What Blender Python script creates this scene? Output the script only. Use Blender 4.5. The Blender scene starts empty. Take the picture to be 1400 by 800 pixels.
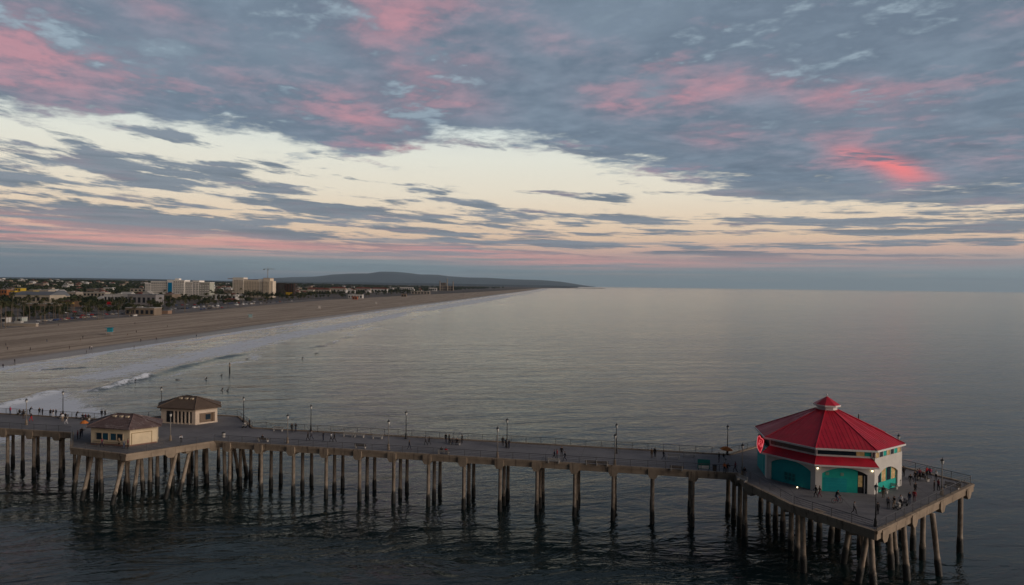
import bpy, bmesh, math, random
import numpy as np
from mathutils import Vector, Matrix, noise as mnoise
R = math.radians
random.seed(7); rng = np.random.default_rng(7)
S = bpy.context.scene
COL = S.collection

# ------------------------------------------------------------------ camera
FPX, CAMH = 950.0, 38.0
ROLL, PITCH = R(0.72), math.atan(9.7/950.0)
cd = bpy.data.cameras.new('camera'); cam = bpy.data.objects.new('camera', cd); COL.objects.link(cam)
cd.sensor_fit = 'HORIZONTAL'; cd.sensor_width = 36.0; cd.lens = 36.0*FPX/1400.0
cd.clip_start = 0.5; cd.clip_end = 200000.0
cam.matrix_world = Matrix.Translation((0, 0, CAMH)) @ Matrix.Rotation(R(90)-PITCH, 4, 'X') @ Matrix.Rotation(ROLL, 4, 'Z')
S.camera = cam
S.view_settings.view_transform = 'Standard'; S.view_settings.look = 'None'
S.view_settings.gamma = 1.0; S.view_settings.use_curve_mapping = False
S.view_settings.exposure = 0.0
S.cycles.max_bounces = 6; S.cycles.diffuse_bounces = 2; S.cycles.glossy_bounces = 3
S.cycles.transmission_bounces = 2; S.cycles.volume_bounces = 2; S.cycles.transparent_max_bounces = 6
S.cycles.caustics_reflective = False; S.cycles.caustics_refractive = False
S.cycles.use_denoising = True
S.cycles.sample_clamp_indirect = 4.0

def ray(px, py):
    u = (px-700)/FPX; v = (400-py)/FPX
    c, s = math.cos(ROLL), math.sin(ROLL)
    x = u*c - v*s; z = u*s + v*c
    cp, sp = math.cos(PITCH), math.sin(PITCH)
    return x, cp+z*sp, -sp+z*cp
def at(px, py, Z=0.0):
    r = ray(px, py); t = (Z-CAMH)/r[2]
    return Vector((t*r[0], t*r[1], Z))
def at_depth(px, py, Y):
    r = ray(px, py); t = Y/r[1]
    return Vector((t*r[0], Y, CAMH+t*r[2]))
def hz(px): return 390.3 + (px-700)*math.tan(ROLL)

# ------------------------------------------------------------------ node helpers
class G:
    def __init__(s, tree): s.t = tree; s.n = tree.nodes; s.l = tree.links
    def new(s, typ, **kw):
        n = s.n.new(typ)
        for k, v in kw.items(): setattr(n, k, v)
        return n
    def put(s, sock, v):
        if isinstance(v, bpy.types.NodeSocket): s.l.new(v, sock)
        else: sock.default_value = v
    def m(s, op, a, b=0.0, c=0.0, clamp=False):
        n = s.new('ShaderNodeMath', operation=op); n.use_clamp = clamp
        s.put(n.inputs[0], a); s.put(n.inputs[1], b); s.put(n.inputs[2], c)
        return n.outputs[0]
    def add(s, a, b): return s.m('ADD', a, b)
    def sub(s, a, b): return s.m('SUBTRACT', a, b)
    def mul(s, a, b): return s.m('MULTIPLY', a, b)
    def div(s, a, b): return s.m('DIVIDE', a, b)
    def mad(s, a, b, c): return s.m('MULTIPLY_ADD', a, b, c)
    def mx(s, a, b): return s.m('MAXIMUM', a, b)
    def mn(s, a, b): return s.m('MINIMUM', a, b)
    def sm(s, x, lo, hi, o0=0.0, o1=1.0):
        n = s.new('ShaderNodeMapRange', interpolation_type='SMOOTHSTEP')
        s.put(n.inputs[0], x)
        for i, v in enumerate((lo, hi, o0, o1)): s.put(n.inputs[1+i], v)
        return n.outputs[0]
    def vec(s, x, y, z=0.0):
        n = s.new('ShaderNodeCombineXYZ')
        for i, v in enumerate((x, y, z)): s.put(n.inputs[i], v)
        return n.outputs[0]
    def sep(s, v):
        n = s.new('ShaderNodeSeparateXYZ'); s.l.new(v, n.inputs[0]); return n.outputs
    def noise(s, v, scale=1.0, detail=4.0, rough=0.5, dist=0.0, dim='3D'):
        n = s.new('ShaderNodeTexNoise', noise_dimensions=dim)
        if v is not None: s.l.new(v, n.inputs['Vector'])
        n.inputs['Scale'].default_value = scale; n.inputs['Detail'].default_value = detail
        n.inputs['Roughness'].default_value = rough; n.inputs['Distortion'].default_value = dist
        return n.outputs['Fac']
    def mix(s, f, a, b):
        n = s.new('ShaderNodeMix', data_type='RGBA'); n.clamp_factor = True
        s.put(n.inputs[0], f)
        for i, v in ((6, a), (7, b)):
            s.put(n.inputs[i], v if isinstance(v, bpy.types.NodeSocket) else (*v[:3], 1.0))
        return n.outputs[2]
    def ramp(s, f, stops):
        n = s.new('ShaderNodeValToRGB'); s.l.new(f, n.inputs[0]); e = n.color_ramp.elements
        while len(e) < len(stops): e.new(0.5)
        for q, (p, c) in zip(e, stops): q.position = p; q.color = (*c, 1.0)
        return n.outputs[0]

def srgb(r, g, b):
    f = lambda c: (c/255/12.92 if c/255 <= .04045 else ((c/255+.055)/1.055)**2.4)
    return (f(r), f(g), f(b))

# ------------------------------------------------------------------ sky (world)
SUN_AZ, SUN_EL = R(112), R(16)           # to the right and a little behind the camera
W = bpy.data.worlds.new('World'); S.world = W; W.use_nodes = True
W.node_tree.nodes.clear()
def build_sky():
    g = G(W.node_tree)
    out = g.new('ShaderNodeOutputWorld')
    tc = g.new('ShaderNodeTexCoord')
    x, y, z = g.sep(tc.outputs['Generated'])
    hyp = g.m('SQRT', g.add(g.mul(x, x), g.mul(y, y)))
    e = g.div(g.mx(z, 0.0), g.mx(hyp, 0.02))
    az = g.m('ARCTAN2', x, y)
    def ae(px, py):
        r = ray(px, py); h = math.hypot(r[0], r[1]); return math.atan2(r[0], r[1]), r[2]/h
    # the cloud sheet seen in perspective
    K = 0.02
    iz = g.div(1.0, g.add(g.mx(z, 0.0), K))
    px_, py_ = g.mul(x, iz), g.mul(y, iz)
    A = R(56); ca, sa = math.cos(A), math.sin(A)
    q = g.sub(g.mul(px_, ca), g.mul(py_, sa))
    l = g.add(g.mul(px_, sa), g.mul(py_, ca))
    pv = g.vec(g.mul(l, 0.42), q, 0.0)
    n1 = g.noise(pv, 1.1, 9.0, 0.60, 0.1)
    n2 = g.noise(g.vec(g.mul(l, 1.15), g.mul(q, 1.1), 7.3), 1.9, 10.0, 0.62, 0.12)
    n4 = g.noise(g.vec(g.mul(l, 1.5), g.mul(q, 1.2), 21.0), 5.2, 8.0, 0.62, 0.12)
    n3 = g.noise(g.vec(g.mul(l, 0.95), q, 3.7), 1.3, 6.0, 0.58, 0.1)
    # streak noise in bearing / log elevation
    le = g.m('LOGARITHM', g.add(e, 0.025), math.e)
    tilt = g.mad(g.mul(az, g.add(e, 0.02)), 3.2, g.mul(az, 0.25))
    sv = g.vec(g.mul(az, 2.6), g.add(g.mul(le, 3.4), g.mul(tilt, 2.2)), 1.0)
    s1 = g.noise(sv, 3.3, 10.0, 0.64, 0.12)
    s2 = g.noise(g.vec(g.mul(az, 3.4), g.mul(le, 9.0), 9.0), 1.6, 6.0, 0.6, 0.2)
    wob = g.sub(g.noise(g.vec(g.mul(az, 6.0), g.mul(e, 14.0), 5.0), 1.5, 7.0, 0.65), 0.5)
    def blob(px, py, rx, ry, deg=0.0, w=0.0):
        a0, e0 = ae(px, py); c, s = math.cos(R(deg)), math.sin(R(deg))
        da = g.sub(az, a0); de = g.sub(e, e0)
        if w: da = g.mad(wob, w*rx/950, da); de = g.mad(wob, w*ry/950, de)
        u = g.mul(g.sub(g.mul(da, c), g.mul(de, s)), 950/rx)
        v = g.mul(g.add(g.mul(da, s), g.mul(de, c)), 950/ry)
        return g.m('EXPONENT', g.mul(g.add(g.mul(u, u), g.mul(v, v)), -1.0))
    def total(L):
        t = None
        for wgt, *b in L:
            k = g.mul(blob(*b), wgt); t = k if t is None else g.add(t, k)
        return t
    # clear sky behind the clouds
    clear = g.ramp(g.m('MULTIPLY', e, 2.0, clamp=True), [
        (0.0, srgb(124, 143, 152)), (0.06, srgb(130, 147, 155)), (0.10, srgb(206, 172, 158)), (0.14, srgb(226, 196, 168)),
        (0.19, srgb(233, 211, 184)), (0.26, srgb(232, 222, 202)), (0.36, srgb(227, 227, 214)), (0.46, srgb(210, 220, 218)),
        (0.60, srgb(178, 194, 205)), (1.0, srgb(140, 158, 178))])
    # main deck: its ragged lower edge, as elevation by bearing
    def by_bearing(pts, lo=-0.9, hi=0.9, top=0.4):
        f = g.m('MULTIPLY_ADD', az, 1/(hi-lo), -lo/(hi-lo), clamp=True)
        st = []
        for p in pts:
            a0, e0 = ae(*p); st.append(((a0-lo)/(hi-lo), (e0/top,)*3))
        return g.mul(g.ramp(f, st), top)
    edge = by_bearing([(-200, 120), (0, 150), (100, 162), (200, 172), (300, 182), (400, 200), (480, 214), (540, 212), (590, 194), (650, 186), (720, 200), (800, 220), (900, 240), (1000, 262), (1100, 272), (1200, 278), (1300, 274), (1400, 268), (1600, 250)])
    dd = g.sub(e, edge)
    deck = g.sm(g.mad(g.sub(n1, 0.5), 0.060, g.mad(g.sub(n2, 0.5), 0.095, g.mad(g.sub(n4, 0.5), 0.055, dd))), -0.012, 0.020)
    gaps = g.mul(g.sm(g.mad(g.sub(n2, 0.5), 0.7, g.mad(g.sub(n4, 0.5), 0.6, n3)), 0.42, 0.24), g.sm(e, 0.16, 0.26))
    gapb = total([(0.55, 380, 45, 70, 30, 25, 1), (0.5, 215, 60, 60, 18, 20, 1), (0.45, 120, 70, 70, 14, 20, 1), (0.4, 850, 20, 90, 25, 0, 1), (0.45, 590, 75, 45, 16, 20, 1),
                  (0.35, 890, 125, 25, 18, 20, 1), (0.35, 1190, 170, 30, 18, 20, 1), (0.35, 205, 85, 45, 14, 15, 1)])
    gaps = g.m('ADD', gaps, g.mul(gapb, g.sm(g.mad(g.sub(n4, 0.5), 0.9, n2), 0.56, 0.34)), clamp=True)
    tone = g.mad(g.sub(n4, 0.5), 1.0, g.mad(g.sub(n2, 0.5), 1.2, g.mad(g.sub(n3, 0.5), 1.0, 0.5)))
    deckcol = g.mix(g.m('MULTIPLY', tone, 1.0, clamp=True), srgb(86, 101, 119), srgb(131, 147, 163))
    deckcol = g.mix(g.mul(gaps, 0.6), deckcol, srgb(172, 190, 202))
    rosy = g.noise(g.vec(g.mul(l, 0.9), q, 11.0), 1.4, 7.0, 0.58, 0.12)
    pb = total([(0.85, 478, 150, 80, 30, 20, 1.2), (0.8, 1215, 226, 48, 15, 22, 0.8), (0.4, 850, 150, 60, 20, 15, 1.2), (0.4, 320, 100, 70, 20, 20, 1.2), (0.4, 780, 60, 60, 22, 15, 1.2), (0.6, 1165, 215, 40, 12, 18, 1), (0.75, 965, 122, 60, 26, 0, 1.2), (0.55, 175, 182, 60, 12, 8, 1),
                (0.5, 1150, 135, 80, 22, 14, 1.2), (0.6, 55, 60, 80, 45, 20, 1.2), (0.6, 555, 25, 70, 40, 10, 1.2), (0.5, 600, 120, 80, 22, 20, 1.2), (0.5, 210, 8, 45, 22, 15, 1.2),
                (0.6, 20, 80, 60, 30, 10, 1.2), (0.5, 1380, 12, 60, 22, 0, 1.2), (0.4, 980, 185, 70, 18, 15, 1.2), (0.4, 640, 70, 60, 20, 20, 1.2), (0.35, 120, 150, 60, 14, 12, 1.2),
                (0.3, 1320, 220, 50, 14, 14, 1.2), (0.35, 705, 10, 45, 30, 0, 1.2), (0.4, 530, 200, 50, 10, 12, 1.2), (0.3, 20, 160, 70, 14, 0, 1.2)])
    pink = g.m('ADD', g.mul(pb, g.sm(g.mad(g.sub(n4, 0.5), 0.8, g.mad(g.sub(n2, 0.5), 0.8, rosy)), 0.28, 0.66)), g.mul(g.sm(g.mad(g.sub(n4, 0.5), 0.4, rosy), 0.54, 0.70), 0.42), clamp=True)
    pink = g.mul(pink, g.sub(1.0, g.mul(gaps, 0.7)))
    deckcol = g.mix(g.mul(pink, 0.68), deckcol, srgb(206, 143, 152))
    hot = g.m('ADD', g.mul(blob(1232, 233, 32, 11, 24, 0.5), 0.85), g.mul(blob(1185, 214, 38, 7, 20, 0.6), 0.5), clamp=True)
    deckcol = g.mix(hot, deckcol, srgb(236, 128, 130))
    col = g.mix(deck, clear, deckcol)
    # low streaks in the clear band
    sb = total([(-0.10, 200, 262, 200, 8, 9, 1), (-0.12, 300, 296, 260, 6, 5, 1), (-0.10, 60, 258, 90, 7, 10, 1), (0.17, 110, 238, 190, 26, 10, 1), (0.19, 380, 275, 140, 14, 9, 1), (0.17, 60, 285, 280, 24, 5, 1), (0.2, 300, 312, 360, 13, 4, 1), (0.19, 640, 278, 90, 16, 14, 1), (0.17, 555, 258, 50, 8, 10, 1),
                (0.15, 560, 292, 100, 8, 6, 1), (0.22, 1050, 305, 380, 8, 2, .6), (0.2, 1330, 317, 180, 8, 1, .6), (0.26, 832, 274, 36, 10, 8, .8), (0.15, 800, 331, 190, 6, 2, .6), (0.12, 620, 325, 150, 7, 2, .6),
                (0.2, 1120, 266, 130, 12, 5, 1), (0.2, 1330, 276, 140, 12, 4, 1), (0.25, 320, 229, 26, 8, 12, .8), (0.2, 130, 206, 50, 9, 12, .8), (0.2, 1160, 358, 330, 6, 1, .6), (0.18, 980, 346, 90, 5, 1, .6), (0.22, 240, 184, 40, 8, 6, .8),
                (-0.2, 420, 205, 160, 18, 12), (-0.24, 760, 248, 250, 16, 6), (-0.16, 980, 284, 280, 7, 2), (-0.10, 1000, 328, 300, 6, 0), (-0.07, 1250, 340, 200, 7, 0), (0.12, 930, 262, 90, 8, 5, 1), (0.14, 1100, 335, 120, 4, 1, .6), (0.14, 1290, 336, 110, 4, 1, .6), (0.14, 760, 262, 60, 7, 6, 1)])
    sd = g.add(g.add(g.mad(s1, 1.55, -0.27), sb), g.mul(g.sub(s2, 0.5), 0.30))
    low = g.mul(g.sm(g.mad(g.sub(n4, 0.5), 0.10, sd), 0.52, 0.69), g.mul(g.sm(e, 0.02, 0.05), g.sm(e, 0.24, 0.19)))
    lowcol = g.mix(g.sm(s2, 0.35, 0.65), srgb(94, 110, 127), srgb(120, 132, 147))
    lowcol = g.mix(g.mul(g.sm(rosy, 0.5, 0.7), 0.25), lowcol, srgb(168, 128, 142))
    col = g.mix(g.mul(low, 0.93), col, lowcol)
    # salmon light on the low haze layer
    salmon = total([(0.85, 150, 326, 210, 10, 2, .5), (0.6, 380, 334, 130, 7, 4, .5), (0.75, 610, 343, 70, 7, 2, .5), (0.5, 700, 349, 170, 8, 2, .5), (0.4, 1000, 360, 320, 9, 0, .5), (0.3, 780, 362, 150, 6, 0, .5), (0.4, 30, 298, 60, 8, 3, .5)])
    col = g.mix(g.mul(salmon, g.sm(s2, 0.68, 0.45)), col, srgb(222, 158, 152))
    # blue-grey murk along the horizon
    a_l = g.sm(az, -0.25, -0.62)
    top = g.mad(a_l, 0.016, g.mad(g.sub(s2, 0.5), 0.075, g.sm(az, -0.15, 0.15, 0.029, 0.020)))
    murk = g.sm(g.sub(top, e), -0.012, 0.014)
    mcol = g.mix(a_l, srgb(124, 144, 152), srgb(112, 130, 143))
    mcol = g.mix(g.mul(g.sm(e, 0.022, 0.002), g.sm(az, 0.1, -0.35)), mcol, srgb(84, 107, 125))
    mcol = g.mix(g.sm(s1, 0.45, 0.7, 0.0, 0.5), mcol, srgb(104, 122, 136))
    mcol = g.mix(g.mul(g.sm(s2, 0.55, 0.75), 0.3), mcol, srgb(168, 150, 152))
    s3 = g.noise(g.vec(g.mul(az, 2.4), g.mul(e, 105.0), 4.0), 1.0, 6.0, 0.62, 0.4)
    mcol = g.mix(g.mul(g.sm(s3, 0.50, 0.66), g.mul(g.sm(e, 0.006, 0.02), g.sm(az, -0.45, -0.1, 0.25, 0.6))), mcol, srgb(190, 166, 158))
    mcol = g.mix(g.mul(g.sm(s3, 0.46, 0.34), 0.45), mcol, srgb(104, 124, 138))
    col = g.mix(murk, col, mcol)
    band = g.mul(g.mul(g.sm(e, 0.02, 0.03), g.sm(e, 0.085, 0.06)), g.sm(az, -0.5, -0.05, 0.35, 0.8))
    col = g.mix(g.mul(band, g.sm(s3, 0.545, 0.63)), col, srgb(132, 140, 152))
    # towards the sunset behind the camera the cloud base glows, overhead it is a plain slate deck
    glow = g.mul(g.sm(g.m('COSINE', g.sub(az, SUN_AZ)), 0.25, 1.0), g.sm(e, 0.7, 0.0))
    col = g.mix(g.mul(glow, 0.6), col, (0.95, 0.58, 0.42))
    col = g.mix(g.sm(e, 0.42, 0.75), col, srgb(66, 74, 90))
    dusk = g.mul(g.sm(g.m('COSINE', g.sub(az, R(-128))), 0.0, 0.7), 0.95)
    col = g.mix(dusk, col, srgb(30, 36, 48))
    nis = g.new('ShaderNodeTexSky', sky_type='NISHITA'); nis.sun_disc = False
    nis.sun_elevation = SUN_EL; nis.sun_rotation = SUN_AZ
    b1 = g.new('ShaderNodeBackground'); g.l.new(col, b1.inputs[0]); b1.inputs[1].default_value = 1.04
    b2 = g.new('ShaderNodeBackground'); g.l.new(nis.outputs[0], b2.inputs[0]); b2.inputs[1].default_value = 0.004
    ad = g.new('ShaderNodeAddShader'); g.l.new(b1.outputs[0], ad.inputs[0]); g.l.new(b2.outputs[0], ad.inputs[1])
    g.l.new(ad.outputs[0], out.inputs[0])
build_sky()
W.cycles.sampling_method = 'MANUAL'; W.cycles.sample_map_resolution = 512

sd_ = bpy.data.lights.new('sun', 'SUN'); sd_.energy = 2.0; sd_.angle = R(40); sd_.color = (1.0, 0.84, 0.72)
sun = bpy.data.objects.new('sun', sd_); COL.objects.link(sun)
sdir = Vector((math.sin(SUN_AZ)*math.cos(SUN_EL), math.cos(SUN_AZ)*math.cos(SUN_EL), math.sin(SUN_EL)))
sun.rotation_euler = sdir.to_track_quat('Z', 'Y').to_euler(); sun.location = (200, -100, 300)

#@@WORLD_ONLY@@

# ------------------------------------------------------------------ materials
MATS = {}
def mat(name, col, rough=0.8, var=0.18, scale=1.5, spec=0.25, metal=0.0, emit=None, es=0.0, bump=0.0):
    if name in MATS: return MATS[name]
    m = bpy.data.materials.new(name); m.use_nodes = True; MATS[name] = m
    g = G(m.node_tree); b = m.node_tree.nodes['Principled BSDF']
    b.inputs['Roughness'].default_value = rough; b.inputs['Metallic'].default_value = metal
    b.inputs['Specular IOR Level'].default_value = spec
    if var:
        tc = g.new('ShaderNodeTexCoord')
        f = g.noise(tc.outputs['Object'], scale, 6.0, 0.65)
        c = g.mix(g.sm(f, 0.25, 0.75), tuple(v*(1-var) for v in col), tuple(min(1, v*(1+var)) for v in col))
        g.l.new(c, b.inputs['Base Color'])
        if bump:
            bn = g.new('ShaderNodeBump'); bn.inputs['Strength'].default_value = 0.6; bn.inputs['Distance'].default_value = bump
            g.l.new(f, bn.inputs['Height']); g.l.new(bn.outputs[0], b.inputs['Normal'])
    else: b.inputs['Base Color'].default_value = (*col, 1)
    if emit:
        b.inputs['Emission Color'].default_value = (*emit, 1); b.inputs['Emission Strength'].default_value = es
    return m

# ------------------------------------------------------------------ mesh builder
class MB:
    def __init__(s): s.v = []; s.f = []; s.mi = []
    def poly(s, pts, mi=0):
        k = len(s.v); s.v += [tuple(p) for p in pts]; s.f.append(tuple(range(k, k+len(pts)))); s.mi.append(mi)
    def grid(s, rows, mi=0, close=False):
        k = len(s.v); n = len(rows[0])
        for r in rows: s.v += [tuple(p) for p in r]
        for i in range(len(rows)-1):
            for j in range(n if close else n-1):
                j2 = (j+1) % n
                s.f.append((k+i*n+j, k+i*n+j2, k+(i+1)*n+j2, k+(i+1)*n+j)); s.mi.append(mi)
    def box(s, c, sz, rz=0.0, mi=0):
        x, y, z = sz[0]/2, sz[1]/2, sz[2]/2; ca, sa = math.cos(rz), math.sin(rz)
        k = len(s.v)
        for dz in (-z, z):
            for dx, dy in ((-x, -y), (x, -y), (x, y), (-x, y)):
                s.v.append((c[0]+dx*ca-dy*sa, c[1]+dx*sa+dy*ca, c[2]+dz))
        for f in ((3, 2, 1, 0), (4, 5, 6, 7), (0, 1, 5, 4), (1, 2, 6, 5), (2, 3, 7, 6), (3, 0, 4, 7)):
            s.f.append(tuple(k+i for i in f)); s.mi.append(mi)
    def prism(s, pts, z0, z1, mi=0):
        k = len(s.v); n = len(pts)
        s.v += [(p[0], p[1], z0) for p in pts] + [(p[0], p[1], z1) for p in pts]
        s.f.append(tuple(k+i for i in reversed(range(n)))); s.f.append(tuple(k+n+i for i in range(n))); s.mi += [mi, mi]
        for i in range(n):
            j = (i+1) % n; s.f.append((k+i, k+j, k+n+j, k+n+i)); s.mi.append(mi)
    def rings(s, rs, mi=0, cap=True):
        k = len(s.v); n = len(rs[0])
        s.grid(rs, mi, True)
        if cap:
            s.f.append(tuple(k+i for i in reversed(range(n)))); s.mi.append(mi)
            q = k+(len(rs)-1)*n; s.f.append(tuple(q+i for i in range(n))); s.mi.append(mi)
    def tube(s, p0, p1, r0, r1=None, n=8, mi=0):
        s.path([p0, p1], [r0, r0 if r1 is None else r1], n, mi)
    def path(s, pts, rad, n=8, mi=0):
        pts = [Vector(p) for p in pts]; rs = []
        for i, p in enumerate(pts):
            d = (pts[min(i+1, len(pts)-1)]-pts[max(i-1, 0)]).normalized()
            a = Vector((1, 0, 0)) if abs(d.x) < 0.8 else Vector((0, 1, 0))
            u = d.cross(a).normalized(); w = d.cross(u)
            rs.append([p + (u*math.cos(t)+w*math.sin(t))*rad[i] for t in [2*math.pi*k/n for k in range(n)]])
        s.rings(rs, mi)
    def lathe(s, prof, c=(0, 0, 0), n=12, mi=0, rot=0.0):
        s.rings([[(c[0]+r*math.cos(rot+2*math.pi*k/n), c[1]+r*math.sin(rot+2*math.pi*k/n), c[2]+z) for k in range(n)] for r, z in prof], mi)
    def mesh(s, name, mats):
        me = bpy.data.meshes.new(name); me.from_pydata(s.v, [], s.f)
        for m in (mats if isinstance(mats, (list, tuple)) else [mats]): me.materials.append(m)
        if any(s.mi): me.polygons.foreach_set('material_index', s.mi)
        bm = bmesh.new(); bm.from_mesh(me); bmesh.ops.recalc_face_normals(bm, faces=bm.faces); bm.to_mesh(me); bm.free()
        me.update(); return me
    def build(s, name, mats, parent=None, smooth=False, bevel=0.0):
        me = s.mesh(name, mats)
        if smooth: me.polygons.foreach_set('use_smooth', [True]*len(me.polygons))
        return link(name, me, parent, bevel)
def link(name, me, parent=None, bevel=0.0):
    o = bpy.data.objects.new(name, me); COL.objects.link(o)
    if parent: o.parent = parent
    if bevel:
        b = o.modifiers.new('bevel', 'BEVEL'); b.width = bevel; b.segments = 1; b.limit_method = 'ANGLE'
    return o
def tag(o, label=None, cat=None, group=None, kind=None):
    if label: o['label'] = label
    if cat: o['category'] = cat
    if group: o['group'] = group
    if kind: o['kind'] = kind
    return o
def thing(name, label, cat, loc=(0, 0, 0), rz=0.0, group=None):
    o = bpy.data.objects.new(name, None); COL.objects.link(o); o.empty_display_size = 0.5
    o.location = loc; o.rotation_euler = (0, 0, rz); return tag(o, label, cat, group)
KIDS = {}
def copy_tree(o, parent=None):
    c = o.copy(); COL.objects.link(c)
    if parent: c.parent = parent
    for ch in [k for k in bpy.data.objects if k.parent is o] if o.name not in KIDS else KIDS[o.name]: copy_tree(ch, c)
    return c
def dup(o, loc, rz=0.0, label=None, group=None, scale=None):
    if o.name not in KIDS:
        for k in list(bpy.data.objects):
            if k.parent is o: KIDS.setdefault(o.name, []).append(k); KIDS[k.name] = [q for q in bpy.data.objects if q.parent is k]
        KIDS.setdefault(o.name, [])
    c = copy_tree(o); c.location = loc; c.rotation_euler = (0, 0, rz)
    if scale: c.scale = (scale,)*3 if not isinstance(scale, tuple) else scale
    if label: c['label'] = label
    if group: c['group'] = group
    return c
def grid_object(name, X, Y, Z, material, attrs, smooth=True):
    nr, nc = X.shape
    me = bpy.data.meshes.new(name)
    me.vertices.add(nr*nc)
    co = np.stack([X, Y, Z], -1).astype(np.float32).reshape(-1); me.vertices.foreach_set('co', co)
    i = np.arange(nr-1)[:, None]*nc + np.arange(nc-1)[None, :]
    q = np.stack([i, i+1, i+nc+1, i+nc], -1).reshape(-1).astype(np.int32); nf = (nr-1)*(nc-1)
    me.loops.add(nf*4); me.loops.foreach_set('vertex_index', q)
    me.polygons.add(nf); me.polygons.foreach_set('loop_start', np.arange(0, nf*4, 4, dtype=np.int32))
    me.polygons.foreach_set('use_smooth', np.full(nf, smooth))
    me.update(calc_edges=True); me.validate()
    for k, a in attrs.items():
        at_ = me.attributes.new(k, 'FLOAT', 'POINT'); at_.data.foreach_set('value', a.astype(np.float32).reshape(-1))
    me.materials.append(material)
    return link(name, me)

# ------------------------------------------------------------------ shoreline (x of the waterline as a function of y)
SH = np.array([(-400, -262), (-100, -246), (100, -234), (220, -226), (302, -221.5), (346, -218.8), (400, -216.5), (461, -213.4), (553, -209), (691, -202.5), (897, -188.7), (1230, -166), (1855, -117), (3052, -32),
               (4846, 101), (7000, 250), (9763, 430), (12500, 900), (14500, 1300), (16000, 1420), (20000, 900), (60000, -4000)], float)
def _pchip(xs, ys, x):
    h = np.diff(xs); d = np.diff(ys)/h; m = np.zeros_like(ys)
    for i in range(1, len(xs)-1):
        if d[i-1]*d[i] > 0:
            w1 = 2*h[i]+h[i-1]; w2 = h[i]+2*h[i-1]; m[i] = (w1+w2)/(w1/d[i-1]+w2/d[i])
    m[0], m[-1] = d[0], d[-1]
    x = np.clip(x, xs[0], xs[-1]); k = np.clip(np.searchsorted(xs, x)-1, 0, len(xs)-2); t = (x-xs[k])/h[k]
    return ((1+2*t)*(1-t)**2*ys[k] + t*(1-t)**2*h[k]*m[k] + t*t*(3-2*t)*ys[k+1] + t*t*(t-1)*h[k]*m[k+1])
_w = lambda y: np.arcsinh(np.asarray(y, float)/150.0)
def shore(y): return _pchip(_w(SH[:, 0]), SH[:, 1], _w(y))
def bwidth(y): return np.interp(y, [0, 480, 600, 745, 1000, 1425, 2000, 3200, 6000, 10000], [132, 140, 152, 152, 186, 222, 212, 160, 130, 90])
def ground_z(x, y):
    d = shore(y)-np.asarray(x, float); W_ = bwidth(y)
    z = np.where(d < 0, d*0.035, np.where(d < W_, 3.6*np.clip(d/W_, 0, 1)**0.75, 3.6+np.clip((d-W_)/60, 0, 1)*0.4))
    up = np.clip((d-700)/3000, 0, 1); up = up*up*(3-2*up)
    return z + up*34*np.clip(1.15-np.asarray(y)/14000, 0.25, 1)
def gz(x, y): return float(ground_z(np.array([x]), np.array([y]))[0])

# ------------------------------------------------------------------ sea
def segdist(X, Y, P):
    best = np.full(X.shape, 1e9); sgn = np.zeros(X.shape); tt = np.zeros(X.shape)
    P = np.array([(p[0], p[1]) for p in P]); L = np.r_[0, np.cumsum(np.hypot(*np.diff(P, axis=0).T))]
    for i in range(len(P)-1):
        ax, ay = P[i]; dx, dy = P[i+1]-P[i]; l2 = dx*dx+dy*dy
        t = np.clip(((X-ax)*dx+(Y-ay)*dy)/l2, 0, 1); ex, ey = X-ax-t*dx, Y-ay-t*dy
        d = np.hypot(ex, ey); k = d < best
        best[k] = d[k]; sgn[k] = np.sign(dx*ey-dy*ex)[k]; tt[k] = ((L[i]+t*math.sqrt(l2))/L[-1])[k]
    return best, sgn, tt
def inside(X, Y, P):
    P = [(p[0], p[1]) for p in P]; r = np.zeros(X.shape, bool)
    for i in range(len(P)):
        (x0, y0), (x1, y1) = P[i], P[(i+1) % len(P)]
        if y0 == y1: continue
        r ^= ((y0 > Y) != (y1 > Y)) & (X < (x1-x0)*(Y-y0)/(y1-y0)+x0)
    return r
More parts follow.
